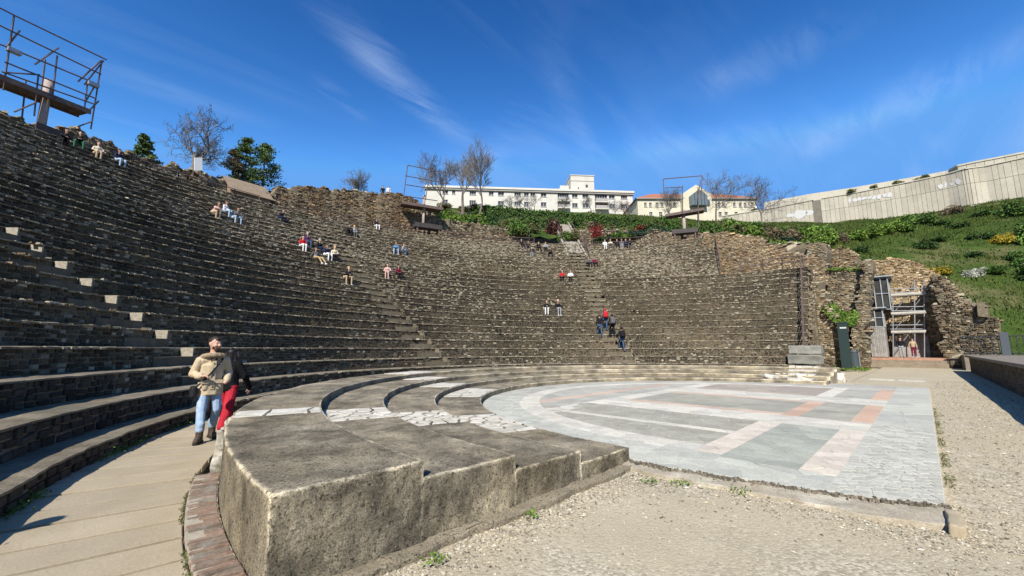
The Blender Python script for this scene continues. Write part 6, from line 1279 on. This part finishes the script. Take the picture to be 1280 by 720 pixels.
# standing people
def stand(u, v, r, tpl, top, legs, hair, label, ang=None, shoes='black', z=None):
    p = cyl(u, v, r); a = phi_of(p); person(tpl, (p[0], p[1], p[2] if z is None else z), R(a+180) if ang is None else ang, top, legs, hair, label, shoes)
stand(478, 250, 42, 's', 'black', 'black', 'dark', 'person in black standing behind the tall ruined wall'); stand(485, 250, 42, 'l', 'white', 'black', 'dark', 'person in white top standing behind the tall ruined wall')
stand(761, 301, 37.6, 's', 'black', 'black', 'dark', 'person in black standing on the top walk behind the friends', z=ZT)
def climber(a, i, side, tpl, top, legs, hair, label, ang=None):
    r, z, zl = ROWS[i]; rr = r+.2; p = pol(rr, a, z-.26); p = p+np.array([-math.sin(R(a)), math.cos(R(a)), 0])*side; return person(tpl, p, R(a) if ang is None else ang, top, legs, hair, label), p
def backpack(p, a, col, label):
    root = empty('backpack', (p[0]-.24*math.cos(R(a)), p[1]-.24*math.sin(R(a)), p[2]+1.02), R(a), label, 'backpack'); V, Q = lattice(nonuni(.22, .05, 3), nonuni(.34, .06, 4), nonuni(.5, .07, 5)); V = rounded(V, (0, 0, 0), (.22, .34, .5), .08)-np.array([.11, .17, 0]); obj('bag', npmesh('bag', V, Q, smooth=True), cmat(col), root)
    V2 = (V*np.array([.45, .8, .5]))+np.array([-.13, 0, .06]); obj('pocket', npmesh('pocket', V2, Q, smooth=True), cmat(col), root)
    for g in (-1, 1): mb = MB(); mb.tube((.08, g*.11, .05), (.2, g*.13, .28), .02, .02, 5); mb.tube((.2, g*.13, .28), (.1, g*.11, .46), .02, .02, 5); mb.build('strap', cmat(col), root)
_, p = climber(44.4, 3, -.1, 'w', 'black', 'jeans', 'dark', 'last climber in black with backpack near the foot of the stair'); backpack(p, 44.4, 'black', 'black backpack on the last climber near the foot of the stair')
_, p = climber(44.9, 5, 0., 'w', 'black', 'black', 'dark', 'climber in black with dark backpack following the red hat'); backpack(p, 44.9, 'grey', 'dark grey backpack on the climber behind the red hat')
_, p = climber(45.6, 6, .1, 'w', 'grey', 'jeans', 'red', 'climber with red hood halfway up the lower stair'); backpack(p, 45.6, 'red', 'red backpack on the climber with red hood')
climber(46.2, 5, .5, 'w', 'black', 'jeans', 'brown', 'climber in black jacket and jeans beside the red hood')
y1 = onplane(1127, 440, (53.9, 0, 0), (1, 0, 0))[1]; y2 = onplane(1142, 440, (53.7, 0, 0), (1, 0, 0))[1]
person('s', (53.9, y1, ZL+.005), R(180), 'black', 'lgrey', 'dark', 'person in black jacket and grey jeans standing in the doorway', 'black', sc=1.08); person('l', (53.7, y2, ZL+.005), R(195), 'beige', 'maroon', 'brown', 'person in beige top and dark red trousers standing in the doorway', 'white')

# ------------------------------------------------------------------ the man in the parka and the woman behind him
def face_parts(c, f, s, beard=True):
    """eyes half way up, brow, nose, mouth, ears, hair cap; c centre of the head, f facing, s to the figure's left"""
    z = np.array([0, 0, 1.]); p = [(2, c-z*.17-f*.02, c-z*.06, .062, .06), (2, c-z*.05+f*.005, c+z*.04, .074, .086), (2, c+f*.035-z*.075, c+f*.03-z*.03, .046, .06), (2, c+f*.088+z*.012, c+f*.108-z*.02, .011, .017), (2, c+f*.06+s*.035-z*.02, c+f*.06-s*.035-z*.02, .035, .035),
        (2, c+f*.078+s*.035+z*.022, c+f*.078-s*.035+z*.022, .016, .016)]
    for g in (-1, 1): p += [(2, c+s*g*.086-z*.025-f*.005, c+s*g*.09+z*.015-f*.012, .016, .021, .6)]
    p += [(3, c-f*.02+z*.058, c-f*.045+z*.045, .09, .092), (3, c+f*.045+z*.085, c-f*.02+z*.085, .05, .066), (3, c-f*.06-z*.03, c-f*.055+z*.03, .062, .07)]
    if beard: p += [(6, c+f*.052-z*.098, c+f*.056-z*.078, .04, .042), (6, c+f*.035+s*.055-z*.06, c+f*.035-s*.055-z*.06, .026, .026), (6, c+f*.091+s*.02-z*.043, c+f*.091-s*.02-z*.043, .011, .011)]
    return p
def hand(p, d, curl, side, sgn):
    """palm with four bent fingers and a thumb, p wrist, d pointing direction, curl direction, side axis towards the thumb"""
    d = d/np.linalg.norm(d); curl = curl-d*(curl@d); curl /= np.linalg.norm(curl); side = np.cross(d, curl)*sgn; out = [(2, p, p+d*.075, .026, .034, .55, side)]
    for i, l in enumerate((.066, .076, .072, .056)):
        b = p+d*.085+side*(.027-.018*i); k = b+d*l*.5+curl*.012; out += [(2, b, k, .0095, .009), (2, k, k+d*l*.3+curl*l*.5, .009, .0075)]
    b = p+d*.03+side*.032; out += [(2, b, b+side*.025+d*.03, .011, .01), (2, b+side*.025+d*.03, b+side*.03+d*.055+curl*.012, .01, .008)]
    return out
def hero():
    z = np.array([0, 0, 1.]); A = np.array
    ft = {1: A([-.14, .11, .10]), -1: A([.26, -.13, .10])}                     # +1 left foot behind, -1 right foot forward
    p = [(1, (0, -.07, .93), (0, .07, .93), .12, .12)]
    for g in (-1, 1):
        kn = A([.12 if g < 0 else .03, g*.12, .52]); p += [(1, (0, g*.085, .93), kn, .094, .076), (1, kn, ft[g]+z*.12, .075, .068), (1, ft[g]+z*.13-A([.01, 0, 0]), ft[g]+z*.2, .073, .071)]
        d = A([.95, -.42, 0]) if g < 0 else A([.95, .15, 0]); d = d/np.linalg.norm(d)
        p += [(4, ft[g]+z*.17, ft[g]-z*.02, .062, .058), (4, ft[g]-z*.045-d*.05, ft[g]-z*.05+d*.15, .05, .046), (4, ft[g]-z*.03, ft[g]-z*.03+d*.1, .052, .05)]
    # parka
    p += [(0, (0, 0, 1.05), (.01, 0, 1.30), .186, .186, .74, None, .3), (0, (0, 0, .79), (0, 0, 1.0), .217, .19, .80, None, .08), (0, (.0, -.125, 1.385), (.0, .125, 1.385), .098, .098), (0, (.0, 0, 1.2), (0, 0, 1.39), .2, .15, .7)]
    # bulky pockets
    for g in (-1, 1): p.append((0, (.135, g*.10, .91), (.138, g*.10, 1.0), .05, .05, .55, A([0, 1., 0])))
    # sleeves: right arm bent across to strap, left hand in pocket
    p += [(0, (0, -.195, 1.375), (-.05, -.265, 1.15), .08, .07), (0, (-.05, -.265, 1.15), (.18, -.19, 1.12), .07, .056), (0, (.15, -.215, 1.12), (.185, -.195, 1.12), .066, .064)]
    p += hand(A([.195, -.19, 1.12]), A([.6, .75, .05]), A([.2, .3, -1.]), None, -1)
    p += [(0, (0, .195, 1.375), (-.08, .27, 1.15), .08, .07), (0, (-.08, .27, 1.15), (.14, .215, 1.03), .07, .058)]
    p += [(2, (.14, .225, 1.03), (.17, .19, .99), .04, .035)]
    c = A([.055, 0, 1.675]); f = A([.86, .50, -.03]); f = f/np.linalg.norm(f); s = np.cross(z, f); s /= np.linalg.norm(s); p += face_parts(c, f, s)
    # fur collar: ring of lumps on the shoulders
    col = []
    for k in range(15):
        an = math.pi*(-.92+1.84*k/14)+math.pi; a = A([.02+.115*math.cos(an)*-1, .16*math.sin(an), 1.452-.03*math.cos(an)]); col.append(a)
    for a, b in zip(col[:-1], col[1:]): p.append((5, a, b, .046, .046))
    p += [(6, (.105, 0, 1.40), (.08, 0, 1.47), .05, .05)]
    me = body_mesh('person', p, .0095, 1)
    mats = [M('parka cotton', (.43, .34, .215), (.50, .40, .26), sc=5, bump=.5, bsc=14, fine=.1, coords='obj', rough=.85), M('washed denim', (.20, .29, .40), (.34, .43, .53), sc=5, bump=.4, bsc=30, fine=.15, coords='obj', rough=.9), M('hero skin', (.50, .285, .205), (.56, .34, .25), sc=9, bump=.1, bsc=60, fine=.06, coords='obj', rough=.5), flat('dark hair', (.022, .014, .009), .6, fine=.4), M('worn boot leather', (.045, .032, .024), (.08, .06, .045), sc=8, bump=.3, fine=.3, coords='obj', rough=.6), M('fur trim', (.22, .16, .095), (.42, .33, .22), sc=16, bump=1., bsc=60, fine=.4, coords='obj', rough=1.), flat('beard', (.04, .024, .016), .8, fine=.4)]
    for i, m in enumerate(mats): me.materials[i] = m
    g0 = gz(256, 551); fx = math.atan2(-g0[1], -g0[0]) + R(9)
    o = link('person', me); o.location = (g0[0]+.02, g0[1]+.1, .004); o.rotation_euler = (0, 0, fx); o.scale = (1.015,)*3; tag(o, 'bearded man in beige fur collared parka and pale jeans walking on the path', 'person')
    # eyes, brows, lips and clothing details
    for g in (-1, 1):
        e = c+f*.083+s*g*.033+z*.003; mb = MB(); mb.tube(e-f*.004, e+f*.003, .010, .008, 10); mb.build('eye', flat('eye white', (.6, .58, .55), .3), o); mb = MB(); mb.tube(e+f*.0035, e+f*.0062, .0065, .006, 8); mb.build('iris', flat('dark iris', (.03, .02, .015), .2), o)
        mb = MB(); mb.tube(e+z*.022+s*g*.02-f*.004, e+z*.026-s*g*.014+f*.006, .0055, .007, 5); mb.build('eyebrow', mats[3], o)
    mb = MB(); mb.tube(c+f*.099-z*.06+s*.02, c+f*.099-z*.06-s*.02, .007, .007, 6); mb.build('lips', flat('lips', (.36, .15, .12), .5), o)
    mb = MB(); mb.obox((.15, 0, 1.13), (0, 1, 0), (1, 0, 0), (0, 0, 1), .03, .012, .25); mb.build('front_placket', mats[0], o)
    for zz in (.92, 1.02, 1.13, 1.24, 1.33): mb = MB(); mb.tube((.16, 0, zz), (.17, 0, zz), .012, .012, 8); mb.build('button', flat('dark button', (.05, .035, .025)), o)
    for g in (-1, 1): mb = MB(); mb.obox((.168, g*.105, 1.015), (0, 1, 0), (1, 0, .1), (0, 0, 1), .07, .012, .03); mb.build('pocket_flap', mats[0], o); 
    for g in (-1, 1):
        d = A([.95, -.42, 0]) if g < 0 else A([.95, .15, 0]); d = d/np.linalg.norm(d); t = np.cross(z, d); q = ft[g]
        pr = [q+d*a+t*b-z*.1 for a, b in ((-.11, -.04), (-.11, .04), (.1, .052), (.19, .035), (.205, 0), (.19, -.035), (.1, -.052))]; n = len(pr); mb = MB(); mb.add(pr+[x+z*.03 for x in pr], [tuple(range(n-1, -1, -1)), tuple(range(n, 2*n))]+[(i, (i+1) % n, n+(i+1) % n, n+i) for i in range(n)]); mb.build('boot_sole', flat('rubber sole', (.02, .018, .016), .8), o)
    # shoulder bag with strap, worn across the body
    bag = empty('shoulder_bag', o.location, fx, 'small black shoulder bag worn across the bearded man\'s parka', 'bag'); mk = flat('black nylon', (.012, .012, .013), .7)
    pts = [A(q) for q in ((-.10, .10, 1.46), (.02, .145, 1.485), (.10, .13, 1.43), (.152, .06, 1.33), (.178, -.03, 1.19), (.175, -.13, 1.06), (.11, -.215, .96), (.04, -.245, .9))]
    mb = MB()
    for a, b in zip(pts[:-1], pts[1:]): mb.tube(a, b, .017, .017, 5)
    mb.build('strap', mk, bag)
    V, Q = lattice(nonuni(.22, .04, 3), nonuni(.09, .03, 3), nonuni(.2, .04, 4)); V = rounded(V, (0, 0, 0), (.22, .09, .2), .035)+A([-.06, -.30, .76]); obj('pouch', npmesh('pouch', V, Q, smooth=True), mk, bag)
    return g0, fx
def woman():
    A = np.array; z = A([0, 0, 1.]); p = [(1, (0, -.07, .9), (0, .07, .9), .13, .13)]
    for g in (-1, 1):
        ft = A([.2*g, g*.1, .08]); kn = A([.14*g+.03, g*.11, .49]); p += [(1, (0, g*.085, .9), kn, .115, .1), (1, kn, ft+z*.04, .098, .098), (4, ft-z*.03, ft+A([.16, 0, -.04]), .05, .042)]
        el = A([-.03-.1*g, g*.29, 1.1]); hd = A([.08-.16*g, g*.27, .86]); p += [(0, (0, g*.19, 1.34), el, .082, .072), (0, el, hd, .072, .056)]
        p += hand(hd, A([.1, 0, -1.]), A([.3, -g, 0.]), None, g)
    p += [(0, (0, 0, .84), (0, 0, 1.28), .2, .185, .78, None, .15), (0, (0, -.12, 1.34), (0, .12, 1.34), .095, .095), (0, (0, 0, 1.38), (0, 0, 1.46), .085, .075)]
    c = A([.04, 0, 1.56]); f = A([1., 0, 0]); s = A([0, 1., 0]); p += face_parts(c, f, s, False)+[(3, c-f*.06, c-f*.08-z*.2, .085, .07), (3, c+s*.07-f*.03, c+s*.08-f*.03-z*.17, .05, .04), (3, c-s*.07-f*.03, c-s*.08-f*.03-z*.17, .05, .04)]
    me = body_mesh('person', p, .012, 1)
    for i, m in enumerate((M('black puffer', (.006, .006, .007), (.01, .01, .011), sc=6, bump=.5, bsc=9, fine=.1, coords='obj', rough=.9, spec=.1), M('red trousers', (.34, .012, .025), (.42, .02, .035), sc=5, bump=.4, bsc=14, fine=.1, coords='obj', rough=.8), SK[0], flat('black hair', (.012, .009, .008), .5), cmat('black'), cmat('black'), cmat('black'))): me.materials[i] = m
    g0 = gz(272, 541); an = YAW - R(5); o = link('person', me); o.location = (g0[0]+.14, g0[1]+.12, .004); o.rotation_euler = (0, 0, an); o.scale = (.96,)*3; tag(o, 'person in black puffer jacket and red trousers walking behind the man in parka', 'person')
    f = A([1., 0, 0])
    for g in (-1, 1): e = c+f*.083+A([0, g*.033, .003]); mb = MB(); mb.tube(e-f*.004, e+f*.004, .012, .010, 8); mb.build('eye', flat('dark iris', (.03, .02, .015), .2), o)
    mb = MB(); mb.tube(c+f*.09-z*.058+A([0, .018, 0]), c+f*.09-z*.058-A([0, .018, 0]), .007, .007, 6); mb.build('lips', flat('lips', (.36, .15, .12), .5), o)
    bag = empty('handbag', (o.location[0], o.location[1], 0), an, 'black handbag hanging from the hand of the person in red trousers', 'bag'); V, Q = lattice(nonuni(.3, .05, 4), nonuni(.12, .03, 3), nonuni(.26, .05, 4)); V = rounded(V, (0, 0, 0), (.3, .12, .26), .045)+A([-.2, .22, .40]); obj('pouch', npmesh('pouch', V, Q, smooth=True), flat('black nylon', (.012, .012, .013), .7), bag)
    mb = MB(); mb.tube((-.16, .28, .63), (-.06, .275, .76), .01, .01, 5); mb.tube((.06, .28, .63), (-.06, .275, .76), .01, .01, 5); mb.build('handle', flat('black nylon', (.012, .012, .013), .7), bag)
hero(); woman()
